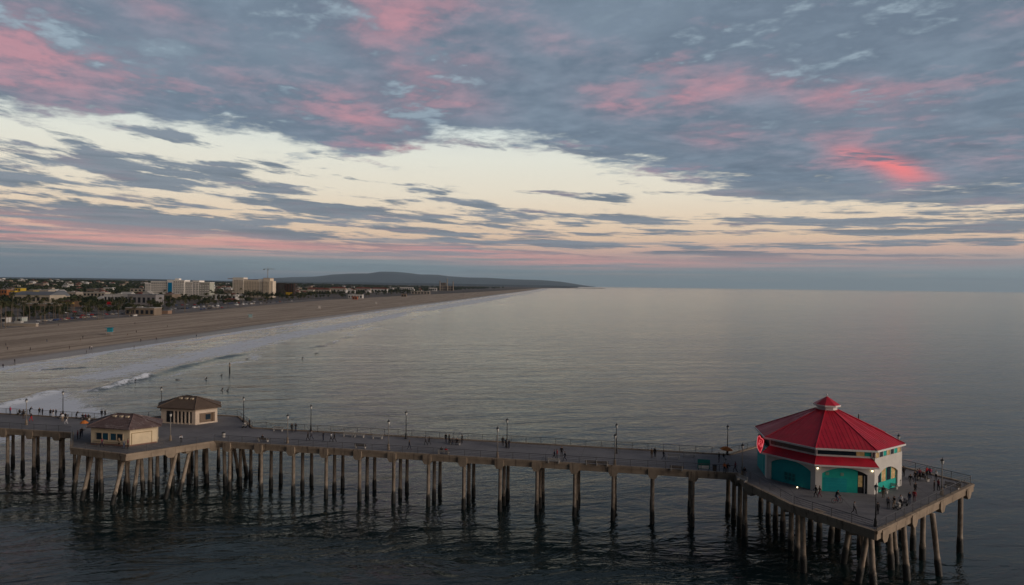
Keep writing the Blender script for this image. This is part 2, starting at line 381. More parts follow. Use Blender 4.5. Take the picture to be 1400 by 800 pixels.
def make_sea():
    ys = [-260.0]
    while ys[-1] < 70000:
        y = ys[-1]; ys.append(y + (4.0 if y < 40 else 0.45+max(0, y-80)*0.0042))
    ds = list(np.arange(-60, 0, 3.0)) + list(np.arange(0, 420, 1.25))
    while ds[-1] < 58000: ds.append(ds[-1] + max(1.25, (ds[-1]-300)*0.012))
    y = np.array(ys); d = np.array(ds)
    Y, D = np.meshgrid(y, d, indexing='ij'); X = shore(Y)+D
    Z = np.zeros_like(X); foam = np.zeros_like(X)
    near = (Y < 2600) & (D < 480)
    xs, yy, dd = X[near], Y[near], D[near]
    z = np.zeros_like(xs); fm = np.zeros_like(xs)
    # low swell rolling towards the beach
    ph = (dd + 9*np.sin(yy/70) + 6*np.sin(yy/31+1.7))
    mod = 0.5+0.5*np.sin(yy/47+np.sin(dd/38)*1.6)*np.sin(dd/61+yy/83+0.6)+0.35*np.sin(yy/19+dd/27)
    z += np.clip((dd-30)/120, 0, 1)*np.clip((330-dd)/120, 0, 1)*np.clip((700-yy)/350, 0, 1)*np.clip(mod, 0, 1.2)*(0.05*np.sin(ph/4.7)+0.04*np.sin(ph/2.3+yy/17)+0.02*np.sin((xs*0.8-yy*0.6)/1.7))
    def ridge(pix, h, w, crest=0.0, back=0.0):
        nonlocal z, fm
        P = [at(px, py) for px, py in pix]
        r, s, t = segdist(xs, yy, P); sea = s*r
        env = np.clip(np.minimum(t, 1-t)*5, 0, 1)*(0.8+0.2*np.sin(t*17))
        ww = np.where(sea > 0, w*1.7, w*0.75)
        z += h*env*np.exp(-(sea/ww)**2)
        if crest: fm = np.maximum(fm, crest*env*np.exp(-((sea+w*0.4)/(w*0.7))**2))
        if back: fm = np.maximum(fm, back*env*np.where(sea < 0, np.exp(-(sea/22)**2), np.exp(-(sea/1.5)**2)))
    ridge([(118, 537), (135, 533), (155, 528), (180, 521), (215, 512)], 1.2, 2.0, 0.95, 0.25)
    ridge([(150, 529), (180, 521), (215, 512), (250, 502), (290, 492), (335, 484), (352, 481)], 0.95, 2.6)
    ridge([(-60, 572), (0, 556), (30, 548), (60, 539), (90, 531)], 0.9, 2.2, 1.0, 0.55)
    ridge([(417, 477), (437, 474), (455, 469), (470, 463), (488, 459)], 1.0, 2.8, 0.3)
    ridge([(40, 507), (90, 504), (130, 502)], 0.5, 2.2, 0.2)
    ridge([(455, 453), (480, 449), (512, 443)], 0.9, 3.2, 0.5)
    ridge([(676, 417), (690, 415), (702, 412)], 1.1, 8.0, 0.4)
    ridge([(230, 478), (280, 470), (330, 462)], 0.35, 2.5, 0.25)
    ridge([(540, 432), (575, 427), (610, 424)], 0.9, 5.0, 0.4)
    def patch(pix, v, soft):
        nonlocal fm
        P = [at(px, py) for px, py in pix]
        r, _s, _t = segdist(xs, yy, P+P[:1]); r = np.where(inside(xs, yy, P), r, -r)
        fm = np.maximum(fm, v*np.clip(r/soft+0.35, 0, 1))
    patch([(60, 520), (125, 508), (200, 492), (300, 471), (420, 449), (560, 425), (560, 431), (480, 448), (400, 464), (345, 480), (290, 490), (250, 500), (200, 511), (140, 521)], 0.82, 13.0)
    patch([(-80, 575), (0, 553), (40, 543), (88, 531), (98, 540), (124, 553), (150, 566), (120, 578), (60, 590), (0, 606), (-80, 620)], 0.98, 8.0)
    patch([(540, 428), (600, 417), (660, 408), (700, 402), (705, 405), (660, 414), (600, 424)], 0.72, 18.0)
    patch([(0, 512), (60, 508), (160, 488), (60, 497), (0, 507)], 0.55, 5.0)
    wl = 3.0*np.sin(yy/23)+2.0*np.sin(yy/9.1+2)
    fm = np.maximum(fm, 0.98*np.exp(-((dd-5.5-wl)/4.5)**2))                     # the swash line
    fm = np.maximum(fm, 0.40*np.exp(-((dd-26-wl*2)/9.0)**2)*np.clip((yy-250)/100, 0, 1))
    fm = np.maximum(fm, 0.30*np.clip(1-dd/75, 0, 1))
    for dl, wd, vv in ((40, 3.0, .62), (58, 2.6, .5), (88, 3.6, .55)):
        fm = np.maximum(fm, vv*np.exp(-((dd-dl-wl*1.6-4*np.sin(yy/61+dl))/wd)**2)*np.clip(.35+np.sin(yy/37+dl*1.7)+.5*np.sin(yy/13+dl), 0, 1)*np.clip((yy-200)/80, 0, 1))
    Z[near] = z*np.clip(dd/12, 0, 1); foam[near] = fm
    far = (Y >= 2600) & (D < 200)
    foam[far] = np.maximum(0.7*np.exp(-((D[far]-8)/10)**2), 0.5*np.exp(-((D[far]-70)/45)**2))
    m = bpy.data.materials.new('sea_water'); m.use_nodes = True
    g = G(m.node_tree); b = m.node_tree.nodes['Principled BSDF']; out = m.node_tree.nodes['Material Output']
    ge = g.new('ShaderNodeNewGeometry'); p = ge.outputs['Position']
    X_, Y_, _z = g.sep(p)
    # wind chop: crests lie a little oblique to the view
    c, s = math.cos(R(12)), math.sin(R(12))
    u = g.add(g.mul(X_, c), g.mul(Y_, s)); v = g.sub(g.mul(Y_, c), g.mul(X_, s))
    h0 = g.noise(g.vec(g.mul(u, 0.35), v, 3), 0.028, 2.0, 0.5, 0.6)
    h1 = g.noise(g.vec(g.mul(u, 0.42), v, 0), 0.115, 4.0, 0.56, 0.7)
    h2 = g.noise(g.vec(g.mul(u, 0.55), v, 5), 0.42, 4.0, 0.6, 0.8)
    h3 = g.noise(g.vec(g.mul(u, 0.7), v, 9), 1.1, 3.0, 0.6, 0.3)
    patchy = g.sm(g.noise(g.vec(g.mul(u, 0.4), v, 2), 0.012, 3.0, 0.6), 0.3, 0.7, 0.55, 1.15)
    at_ = g.new('ShaderNodeAttribute', attribute_name='calm'); calm = at_.outputs['Fac']
    hh = g.add(g.mad(h0, 0.9, g.mul(h1, WAVES[0])), g.mul(patchy, g.add(g.mul(h2, WAVES[1]), g.mul(h3, WAVES[2]))))
    bn = g.new('ShaderNodeBump'); bn.inputs['Strength'].default_value = 1.0; bn.inputs['Distance'].default_value = 1.0
    g.l.new(g.mul(hh, calm), bn.inputs['Height'])
    fa = g.new('ShaderNodeAttribute', attribute_name='foam'); f0 = fa.outputs['Fac']
    fn = g.noise(g.vec(g.mul(X_, 1.0), g.mul(Y_, 0.6), 0), 0.16, 8.0, 0.68, 1.2)
    fn2 = g.noise(p, 0.9, 6.0, 0.7, 0.8)
    fmask = g.mul(g.sm(g.add(f0, g.mad(g.sub(fn, 0.5), 2.4, g.mul(g.sub(fn2, 0.5), 1.4))), 0.24, 0.80), 0.95)
    fmask = g.mul(fmask, g.sm(f0, 0.01, 0.14))
    deep = g.mix(g.sm(f0, 0.05, 0.35), SEA_DEEP, (0.075, 0.088, 0.085))
    m.node_tree.nodes.remove(b)
    fr = g.new('ShaderNodeFresnel'); fr.inputs['IOR'].default_value = SEA[1]
    gl = g.new('ShaderNodeBsdfGlossy', distribution='MULTI_GGX'); gl.inputs['Roughness'].default_value = SEA[0]
    gl.inputs["Color"].default_value = (1.0, 0.985, 0.90, 1); g.l.new(bn.outputs[0], gl.inputs['Normal'])
    bn2 = g.new('ShaderNodeBump'); bn2.inputs['Strength'].default_value = 1.0; bn2.inputs['Distance'].default_value = SEA[2]
    g.l.new(g.mul(hh, calm), bn2.inputs['Height']); g.l.new(bn2.outputs[0], fr.inputs['Normal'])
    df = g.new('ShaderNodeBsdfDiffuse'); g.l.new(deep, df.inputs['Color'])
    w = g.new('ShaderNodeMixShader'); g.l.new(fr.outputs[0], w.inputs[0]); g.l.new(df.outputs[0], w.inputs[1]); g.l.new(gl.outputs[0], w.inputs[2])
    fo = g.new('ShaderNodeBsdfDiffuse'); fo.inputs['Color'].default_value = (0.74, 0.80, 0.86, 1)
    w2 = g.new('ShaderNodeMixShader'); g.l.new(fmask, w2.inputs[0]); g.l.new(w.outputs[0], w2.inputs[1]); g.l.new(fo.outputs[0], w2.inputs[2])
    g.l.new(w2.outputs[0], out.inputs['Surface'])
    calm_a = np.clip(0.25+D/140, 0.25, 1.0)
    o = grid_object('sea', X, Y, Z, m, {'foam': foam, 'calm': calm_a}); tag(o, kind='structure')
SEA = (0.10, 1.33, 0.12)
WAVES = (0.75, 0.20, 0.05); SEA_DEEP = (0.008, 0.019, 0.021)
make_sea()

# ------------------------------------------------------------------ beach and land
def make_land():
    ys = [-260.0]
    while ys[-1] < 26000: ys.append(ys[-1] + max(4.0, abs(ys[-1])*0.012))
    ds = list(np.arange(-60, 0, 4.0)) + list(np.arange(0, 260, 3.0))
    while ds[-1] < 30000: ds.append(ds[-1] + max(3.0, (ds[-1]-200)*0.03))
    Y, D = np.meshgrid(np.array(ys), np.array(ds), indexing='ij'); X = shore(Y)-D
    Z = ground_z(X, Y)
    n = np.sin(X*0.09+np.sin(Y*0.03)*2)*np.sin(Y*0.05+X*0.02)
    Z += np.where((D > 20) & (D < bwidth(Y)), 0.12*n, 0.0)
    m = bpy.data.materials.new('sand_and_earth'); m.use_nodes = True
    g = G(m.node_tree); b = m.node_tree.nodes['Principled BSDF']
    ge = g.new('ShaderNodeNewGeometry'); p = ge.outputs['Position']; X_, Y_, _ = g.sep(p)
    d = g.new('ShaderNodeAttribute', attribute_name='offshore').outputs['Fac']
    inl = g.new('ShaderNodeAttribute', attribute_name='inland').outputs['Fac']
    lane = g.noise(g.vec(g.mul(d, 0.16), g.mul(Y_, 0.006), 0), 1.0, 6.0, 0.62, 0.6)
    fine = g.noise(p, 0.35, 8.0, 0.7)
    sand = g.mix(g.sm(g.mad(fine, 0.4, g.mul(lane, 0.8)), 0.45, 0.75), (0.26, 0.205, 0.152), (0.49, 0.40, 0.305))
    wet = g.sm(g.add(d, g.mul(g.sub(lane, 0.5), 14.0)), 22.0, 9.0)
    sand = g.mix(g.mul(wet, 0.75), sand, (0.12, 0.098, 0.08))
    town = g.noise(p, 0.02, 5.0, 0.6)
    town = g.mix(g.sm(town, 0.42, 0.6), (0.07, 0.066, 0.055), (0.16, 0.14, 0.125))
    edge = g.sm(g.add(inl, g.mul(g.sub(lane, 0.5), 10.0)), -1.0, 3.0)
    g.l.new(g.mix(edge, sand, town), b.inputs['Base Color'])
    g.l.new(g.mad(wet, -0.55, 0.9), b.inputs['Roughness']); b.inputs['Specular IOR Level'].default_value = 0.25
    bn = g.new('ShaderNodeBump'); bn.inputs['Distance'].default_value = 0.25; bn.inputs['Strength'].default_value = 0.5
    g.l.new(g.mul(fine, g.sub(1.0, wet)), bn.inputs['Height']); g.l.new(bn.outputs[0], b.inputs['Normal'])
    o = grid_object('beach', X, Y, Z, m, {'offshore': D, 'inland': D-bwidth(Y)}); tag(o, kind='structure')
    def strip(name, d0, d1, y0, y1, dz, material):
        yy = [y0]
        while yy[-1] < y1: yy.append(yy[-1]+max(8.0, yy[-1]*0.012))
        yy = np.array(yy); dd = np.linspace(d0, d1, 5)
        Y2, D2 = np.meshgrid(yy, dd, indexing='ij'); D2 = D2+bwidth(Y2); X2 = shore(Y2)-D2
        o = grid_object(name, X2, Y2, ground_z(X2, Y2)+dz, material, {}); tag(o, kind='structure')
    asph = mat('asphalt', (0.08, 0.078, 0.078), 0.85, 0.25, 0.05)
    lot = mat('lot_asphalt', (0.19, 0.175, 0.165), 0.9, 0.25, 0.05)
    conc = mat('path_concrete', (0.26, 0.235, 0.21), 0.9, 0.15, 0.1)
    strip('beach_path', 2, 8, 250, 2600, 0.16, conc)
    strip('parking_lot', 12, 44, 440, 1500, 0.16, lot)
    strip('coast_road', 56, 84, 250, 4000, 0.16, asph)
    paint = mat('road_paint', (0.7, 0.68, 0.62), 0.7, 0.1)
    strip('lane_marking', 69.6, 70.0, 250, 2500, 0.18, paint)
make_land()

def make_hills():
    # a far ridge falling away to the sea, with a lower darker line in front of it
    m = mat('hazed_hill_scrub', (0.040, 0.066, 0.078), 0.95, 0.35, 0.0008)  # scrub colour shifted towards blue, some distance haze put into it
    for name, Yd, prof, dep in (
        ('hills', 42000, [(300, 385), (370, 380.5), (400, 379), (430, 378.5), (455, 375.5), (480, 374.2), (500, 374.0), (505, 373.8), (520, 371.6), (540, 371.8), (560, 373.5), (575, 375.5), (600, 376), (615, 378), (640, 379.5), (665, 379.8),
                          (700, 382), (740, 383.0), (765, 385), (785, 388), (800, 390.5), (815, 392.5)], 9000),
        ('low_hills', 20000, [(-150, 380), (0, 379), (100, 380), (200, 381.5), (300, 384), (420, 385.5), (520, 386.4), (600, 387.5), (680, 389), (740, 390), (770, 391), (790, 392)], 2200)):
        xs = np.linspace(prof[0][0], prof[-1][0], 260)
        ys = np.interp(xs, *zip(*prof))
        pts = [at_depth(a, b, Yd) for a, b in zip(xs, ys)]
        us = np.linspace(-1, 1, 21)
        X = np.array([[p.x*(1+u*dep/Yd) for u in us] for p in pts]); Y = np.array([[Yd+u*dep for u in us] for p in pts])
        Z = np.zeros_like(X)
        for i, p in enumerate(pts):
            for j, u in enumerate(us):
                nn = mnoise.fractal(Vector((X[i, j]/900, Y[i, j]/900, 3.1)), 0.9, 2.1, 5)
                k = max(0, 1-u*u)
                Z[i, j] = -4 + (max(p.z, -2)+4)*k + nn*38*k*(1-k)*2*min(1, max(0, p.z)/60) + nn*5*k
        o = grid_object(name, X, Y, Z, m, {}); tag(o, kind='structure')
make_hills()

# the air: far land fades to blue-grey
def make_haze():
    b = MB(); b.box((-2000, 36000, 560), (130000, 82000, 1330))
    m = bpy.data.materials.new('haze_air'); m.use_nodes = True; nt = m.node_tree; nt.nodes.clear()
    g = G(nt); out = g.new('ShaderNodeOutputMaterial'); v = g.new('ShaderNodeVolumePrincipled')
    v.inputs['Color'].default_value = (0.68, 0.86, 1.0, 1); v.inputs['Density'].default_value = HAZE; v.inputs['Anisotropy'].default_value = 0.2
    g.l.new(v.outputs[0], out.inputs['Volume'])
    m.cycles.homogeneous_volume = True
    o = b.build('haze', m); tag(o, kind='stuff')
HAZE = 1.5e-5
make_haze()
#@@SETTING@@

# ------------------------------------------------------------------ pier frame: s runs out to sea along the near edge, t towards the far edge
P0 = Vector((35.8, 108.3, 0)); PA = math.atan2(-0.190, 0.9817)
PU = Vector((math.cos(PA), math.sin(PA), 0)); PN = Vector((-math.sin(PA), math.cos(PA), 0))
DECK = 9.0
def pw(s, t, z=0.0): return P0 + PU*s + PN*t + Vector((0, 0, z))
def pst(px, py, z=DECK):
    d = at(px, py, z)-P0; return d.dot(PU), d.dot(PN)

def concrete(name, col, dark, streak=True):
    m = bpy.data.materials.new(name); m.use_nodes = True; MATS[name] = m
    g = G(m.node_tree); b = m.node_tree.nodes['Principled BSDF']; b.inputs['Roughness'].default_value = 0.9; b.inputs['Specular IOR Level'].default_value = 0.2
    tc = g.new('ShaderNodeTexCoord'); x, y, z = g.sep(tc.outputs['Object'])
    f = g.noise(tc.outputs['Object'], 0.5, 7.0, 0.65)
    st = g.noise(g.vec(g.mul(x, 1.6), g.mul(y, 1.6), g.mul(z, 0.12)), 1.0, 5.0, 0.6)
    c = g.mix(g.sm(f, 0.3, 0.7), tuple(v*0.8 for v in col), tuple(v*1.15 for v in col))
    if streak: c = g.mix(g.sm(st, 0.52, 0.72, 0.0, 0.8), c, dark)
    g.l.new(c, b.inputs['Base Color'])
    return m
M_BEAM = concrete('weathered_concrete', (0.31, 0.25, 0.185), (0.07, 0.05, 0.038))
def pile_material():
    m = bpy.data.materials.new('pile_concrete'); m.use_nodes = True
    g = G(m.node_tree); b = m.node_tree.nodes['Principled BSDF']; b.inputs['Roughness'].default_value = 0.85
    tc = g.new('ShaderNodeTexCoord'); x, y, z = g.sep(tc.outputs['Object'])
    f = g.noise(tc.outputs['Object'], 1.3, 6.0, 0.65)
    st = g.noise(g.vec(g.mul(x, 1.1), g.mul(y, 1.1), g.mul(z, 0.15)), 1.4, 4.0, 0.6)
    c = g.mix(g.sm(f, 0.3, 0.7), (0.22, 0.18, 0.135), (0.40, 0.335, 0.26))
    c = g.mix(g.sm(st, 0.5, 0.7, 0.0, 0.8), c, (0.11, 0.075, 0.052))
    wet = g.sm(g.add(z, g.mul(g.sub(f, 0.5), 2.4)), 2.5, 1.6)
    c = g.mix(wet, c, (0.016, 0.017, 0.015))
    g.l.new(c, b.inputs['Base Color']); g.l.new(g.mad(wet, -0.35, 0.88), b.inputs['Roughness'])
    bn = g.new('ShaderNodeBump'); bn.inputs['Distance'].default_value = 0.12; g.l.new(f, bn.inputs['Height']); g.l.new(g.mad(wet, 0.7, 0.1), bn.inputs['Strength'])
    g.l.new(bn.outputs[0], b.inputs['Normal'])
    return m
M_PILE = pile_material()
def deck_material():
    m = bpy.data.materials.new('deck_paving'); m.use_nodes = True
    g = G(m.node_tree); b = m.node_tree.nodes['Principled BSDF']
    tc = g.new('ShaderNodeTexCoord'); p = tc.outputs['Object']; x, y, z = g.sep(p)
    f = g.noise(p, 0.12, 7.0, 0.65); f2 = g.noise(p, 2.0, 4.0, 0.6)
    c = g.mix(g.sm(g.mad(g.sub(f2, 0.5), 0.3, f), 0.33, 0.68), (0.132, 0.13, 0.136), (0.21, 0.206, 0.208))
    br = g.new('ShaderNodeTexBrick'); g.l.new(p, br.inputs['Vector']); br.inputs['Scale'].default_value = 1.0
    br.inputs['Brick Width'].default_value = 6.27; br.inputs['Row Height'].default_value = 2.07; br.inputs['Mortar Size'].default_value = 0.05; br.offset = 0.0
    c = g.mix(g.mul(br.outputs['Fac'], 0.55), c, (0.055, 0.055, 0.06))
    lane = g.mul(g.sm(g.m('ABSOLUTE', g.sub(y, 6.2)), 3.2, 2.6), 0.30)       # paler wheel-worn strip down the middle
    c = g.mix(lane, c, (0.24, 0.235, 0.235))
    g.l.new(c, b.inputs['Base Color']); b.inputs['Roughness'].default_value = 0.8; b.inputs['Specular IOR Level'].default_value = 0.3
    return m
M_DECK = deck_material()
M_IRON = mat('dark_iron', (0.028, 0.030, 0.032), 0.5, 0.2, 3, 0.4)
M_RAIL = mat('galvanised_rail', (0.085, 0.09, 0.095), 0.5, 0.2, 3, 0.4)

pier = thing('pier', 'long concrete fishing pier on rows of barnacled piles reaching out to sea', 'pier', P0, PA)
OUT = [(-260, 0), (-120.8, 0), (-111.4, -10.2), (-99.2, -12.0), (-91.2, 0.2), (0, 0), (0.4, -5.0), (5.1, -14.8), (12.8, -23.2), (33.7, 2.0), (12.3, 28.8), (0, 12.4), (-91.0, 12.4), (-100.4, 22.3), (-112.0, 22.6), (-121.5, 12.4), (-260, 12.4)]
def deck_piece(name, poly, top):
    b = MB(); b.prism(poly, top-0.45, top); return b.build(name, M_DECK, pier)
deck_piece('deck', OUT, DECK)
def edge_beam(a, c, haunch=True):
    a, c = Vector(a), Vector(c); d = c-a; L = d.length; d /= L; n = Vector((d.y, -d.x))   # outwards for the outline's winding
    b = MB(); z0, z1 = DECK-0.98, DECK+0.16
    o0, o1 = n*0.22, -n*0.2
    P = [a+o1-d*0.0, c+o1, c+o0+d*0.09, a+o0-d*0.09]
    b.prism([(p.x, p.y) for p in P], z0, z1)
    lip = [a+n*0.223, c+n*0.223, c+n*0.32+d*0.12, a+n*0.32-d*0.12]
    b.prism([(p.x, p.y) for p in lip], DECK-0.22, DECK+0.163)
    b.build('edge_beam', M_BEAM, pier)
for i in range(len(OUT)):
    a, c = OUT[i], OUT[(i+1) % len(OUT)]
    if a[0] < -200 and c[0] < -200: continue
    edge_beam(a, c)
def bracket(s, t, out, deep=1.55, w=1.5):
    # flared concrete corbel on the edge beam above a pile
    n = Vector(out).normalized(); d = Vector((-n.y, n.x)); c = Vector((s, t)); b = MB()
    prof = [(w/2, DECK+0.02), (w/2, DECK-1.0), (0.42, DECK-deep), (-0.42, DECK-deep), (-w/2, DECK-1.0), (-w/2, DECK+0.02)]
    f = [c+n*0.42+d*u for u, z in prof]; k = [c-n*0.35+d*u for u, z in prof]
    F = [(p.x, p.y, q[1]) for p, q in zip(f, prof)]; B = [(p.x, p.y, q[1]) for p, q in zip(k, prof)]
    b.poly(F); b.poly(list(reversed(B)))
    for i in range(6):
        j = (i+1) % 6; b.poly([F[j], F[i], B[i], B[j]])
    b.build('corbel', M_BEAM, pier)
def pile(s0, t0, s1=None, t1=None, r=0.295, top=DECK-1.5, name='pile'):
    s1 = s0 if s1 is None else s1; t1 = t0 if t1 is None else t1
    b = MB(); P = []; Rr = []
    for k in range(13):
        f = k/12; z = top+(-3.0-top)*f
        P.append((s0+(s1-s0)*f, t0+(t1-t0)*f, z)); Rr.append(r*(1.0 + (0.24+0.10*random.random() if z < 2.2 else 0.0)))
    b.path(P, Rr, 10); b.build(name, M_PILE, pier, smooth=True)
bents = [-0.62-6.27*k for k in range(1, 14)]
def crossbeam(s, t0, t1):
    b = MB(); b.box((s, (t0+t1)/2, DECK-1.0), (0.95, t1-t0, 1.0)); b.build('pile_cap', M_BEAM, pier)
for s in bents[:]:
    crossbeam(s, 0.25, 12.15)
    for t in (0.75, 4.1, 7.6): pile(s, t)
    bracket(s, 0, (0, -1))
for k in range(6):
    s = -124.2-6.0*k
    crossbeam(s, 0.25, 12.15)
    for t in (0.75, 4.1, 7.6): pile(s, t)
    bracket(s, 0, (0, -1))
# landward platform: vertical and raked piles
for (px, py, lean_s, lean_t) in [(100, 673, -.9, -.6), (111, 684, -1.3, -1.0), (131, 672, 0, -.4), (139, 674, .5, -.2), (152, 690, -1.2, -1.6), (176, 675, .9, -.3), (182, 678, -.6, -.8), (196, 670, .5, .2), (205, 670, 0, 0), (225, 682, -1.1, -1.6),
                       (244, 676, -1.2, -1.5), (268, 664, 0, 0), (283, 660, .2, 0), (308, 664, 0.5, -.2), (120, 668, 0, 0), (163, 668, 0, 0), (170, 672, -.7, -.5), (215, 664, 0, 0), (236, 664, .3, 0), (258, 661, 0, 0), (328, 652, 1.2, .9), (338, 650, 1.1, .6)]:
    s, t = pst(px, py, 0.0)
    s0, t0 = s-lean_s, t-lean_t
    pile(s0, t0, s0+lean_s*1.25, t0+lean_t*1.25, 0.32, DECK-0.95, 'pile' if abs(lean_s)+abs(lean_t) < 0.3 else 'raked_pile')
for s, t0, t1 in ((-118.0, -2.6, 15.0), (-112.5, -8.5, 21.0), (-106.3, -10.3, 21.6), (-100.2, -11.2, 21.2), (-94.6, -3.6, 15.6), (-88.4, 0.3, 12.1)):
    crossbeam(s, t0, t1)
    for t in (10.8, 15.0, 19.0) if t1 > 20 else (10.8,): pile(s, t)
for s, t in ((-88.4, 0.75), (-88.4, 4.1), (-88.4, 7.6)): pile(s, t)
bracket(-88.4, 0, (0, -1))
for (s, t), o in (((-95.4, -6.1), (0.8, -0.6)), ((-91.2, 0.1), (0.6, -0.8))): bracket(s, t, o, 1.6, 1.8)
# seaward platform
for (px, py, lean_s, lean_t) in [(1312, 755, 0, 0), (1285, 787, .8, -.7), (1241, 793, .5, -.7), (1261, 765, 0, 0), (1226, 770, .7, -.2), (1219, 778, .4, -.3), (1248, 752, 0, 0), (1195, 806, .3, -.9), (1172, 796, -1.6, -.5),
                       (1099, 782, .2, -.5), (1090, 765, 0, 0), (1081, 752, 0, 0), (1018, 733, 0, -.3), (1011, 722, 0, 0), (1003, 710, 0, 0), (995, 702, 0, 0), (1152, 770, -1.3, -.2), (1135, 742, -.6, 0), (1185, 772, 1.0, 0), (1176, 760, .3, 0),
                       (1040, 700, 0, 0), (1050, 716, 0, 0), (1060, 722, 0, 0), (1070, 728, 0, 0), (1108, 730, 0, 0), (1120, 736, 0, 0), (1145, 738, 0, 0), (1160, 742, 0, 0), (1200, 745, 0, 0), (1215, 742, 0, 0), (1232, 738, 0, 0)]:
    s, t = pst(px, py, 0.0); s0, t0 = s-lean_s, t-lean_t
    pile(s0, t0, s0+lean_s*1.25, t0+lean_t*1.25, 0.34, DECK-0.95, 'pile' if abs(lean_s)+abs(lean_t) < 0.35 else 'raked_pile')
for s, t0, t1 in ((-0.6, 0.4, 12.0), (4.6, -13.0, 18.0), (11.0, -20.6, 26.5), (17.2, -17.2, 21.8), (23.4, -9.8, 14.0), (29.0, -2.8, 7.0)): crossbeam(s, t0, t1)
for f in (0.06, 0.33, 0.62, 0.93):
    s, t = 12.8+20.9*f, -23.2+25.2*f; bracket(s, t, (25.2, -20.9), 1.6, 1.7)
for f in (0.05, 0.62): bracket(0.4+12.4*f, -5.0-18.2*f, (-18.2, -12.4), 1.5, 1.6)
bracket(-0.2, -0.9, (-1, -0.05), 1.6, 1.6)

# ------------------------------------------------------------------ railings: one thing per straight run, its panels as parts
def railing(label, a, c, step=2.75):
    a, c = Vector(a), Vector(c); d = c-a; L = d.length; ang = math.atan2(d.y, d.x)
    w = pw(a.x, a.y, DECK+0.16)
    t = thing('pier_railing', label, 'railing', w, PA+ang, 'metal railings along the pier edges')
    n = max(1, round(L/step)); q = L/n
    b = MB(); b.tube((0, 0, 0), (0, 0, 1.12), 0.045, n=6)
    for z, r in ((1.09, 0.045), (0.82, 0.022), (0.55, 0.022), (0.28, 0.022)): b.tube((0, 0, z), (q, 0, z), r, n=5)
    me = b.mesh('rail_panel', M_RAIL)
    for k in range(n):
        o = link('railing_panel', me, t); o.location = (k*q, 0, 0)
    return t
I = 0.0
railing('dark metal railing on the near edge of the walkway landward of the kiosks', (-190, I), (-121.2, I))
railing('short metal railing on the slanted landward edge beside the rusty roofed kiosk', (-120.6, -0.3), (-111.6, -10.1))
railing('metal railing in front of the windows of the rusty roofed kiosk', (-111.2, -10.2), (-99.4, -12.0))
railing('metal railing slanting back from the kiosk corner to the walkway', (-99.0, -11.7), (-91.4, 0.0))
railing('long dark metal railing on the near edge between kiosks and red roofed restaurant', (-91.0, I), (-0.2, I))
railing('metal railing on the dark edge below the teal arches of the restaurant', (0.3, -0.4), (5.0, -14.7))
railing('metal railing on the edge leading to the lamp at the nearest platform corner', (5.2, -15.0), (12.6, -23.0))
railing('metal railing beside the crowd on the restaurant terrace facing the camera', (13.0, -23.0), (33.5, 1.9))
railing('metal railing on the outermost seaward edge of the terrace', (33.6, 2.2), (12.5, 28.6))
railing('metal railing behind the restaurant on its landward side', (12.1, 28.6), (0.2, 12.6))
railing('long dark metal railing on the far edge between kiosks and restaurant', (-0.2, 12.4), (-90.8, 12.4))
railing('metal railing on the far slanted edge beside the brown roofed kiosk', (-91.2, 12.6), (-100.3, 22.2))
railing('metal railing behind the brown roofed kiosk', (-100.6, 22.3), (-111.9, 22.6))
railing('metal railing on the far slanted landward edge behind the kiosks', (-112.2, 22.4), (-121.4, 12.6))
railing('dark metal railing on the far edge of the walkway landward of the kiosks', (-121.8, 12.4), (-190, 12.4))

# ------------------------------------------------------------------ lamp posts
M_GLOBE = mat('frosted_globe', (0.62, 0.62, 0.58), 0.4, 0.05)
M_POLEC = mat('pale_pole', (0.24, 0.23, 0.21), 0.6, 0.15)
def lamp_proto(kind):
    t = thing('lamp_post', 'x', 'street lamp', (0, 0, 0), 0, 'lamp posts along the pier')
    pm = M_POLEC if kind == 'pale' else M_IRON
    b = MB(); b.lathe([(0.26, 0), (0.26, 0.25), (0.2, 0.35), (0.17, 0.9), (0.12, 1.05)], n=8); b.build('base', M_BEAM if kind == 'pale' else M_IRON, t)
    b = MB(); b.lathe([(0.085, 1.05), (0.075, 3.0), (0.06, 4.4)], n=8); b.lathe([(0.1, 3.3), (0.1, 3.4)], n=8); b.build('pole', pm, t, True)
    b = MB(); b.lathe([(0.1, 4.4), (0.15, 4.5), (0.22, 4.82), (0.19, 4.92)], n=10); h = b.build('globe', M_GLOBE, t, True)
    b = MB(); b.lathe([(0.27, 4.9), (0.24, 4.98), (0.10, 5.15), (0.04, 5.2), (0.03, 5.38), (0.0, 5.42)], n=10); b.build('cap', M_IRON, t)
    return t
LP = [(-121.9-0.1, 0.0), ]
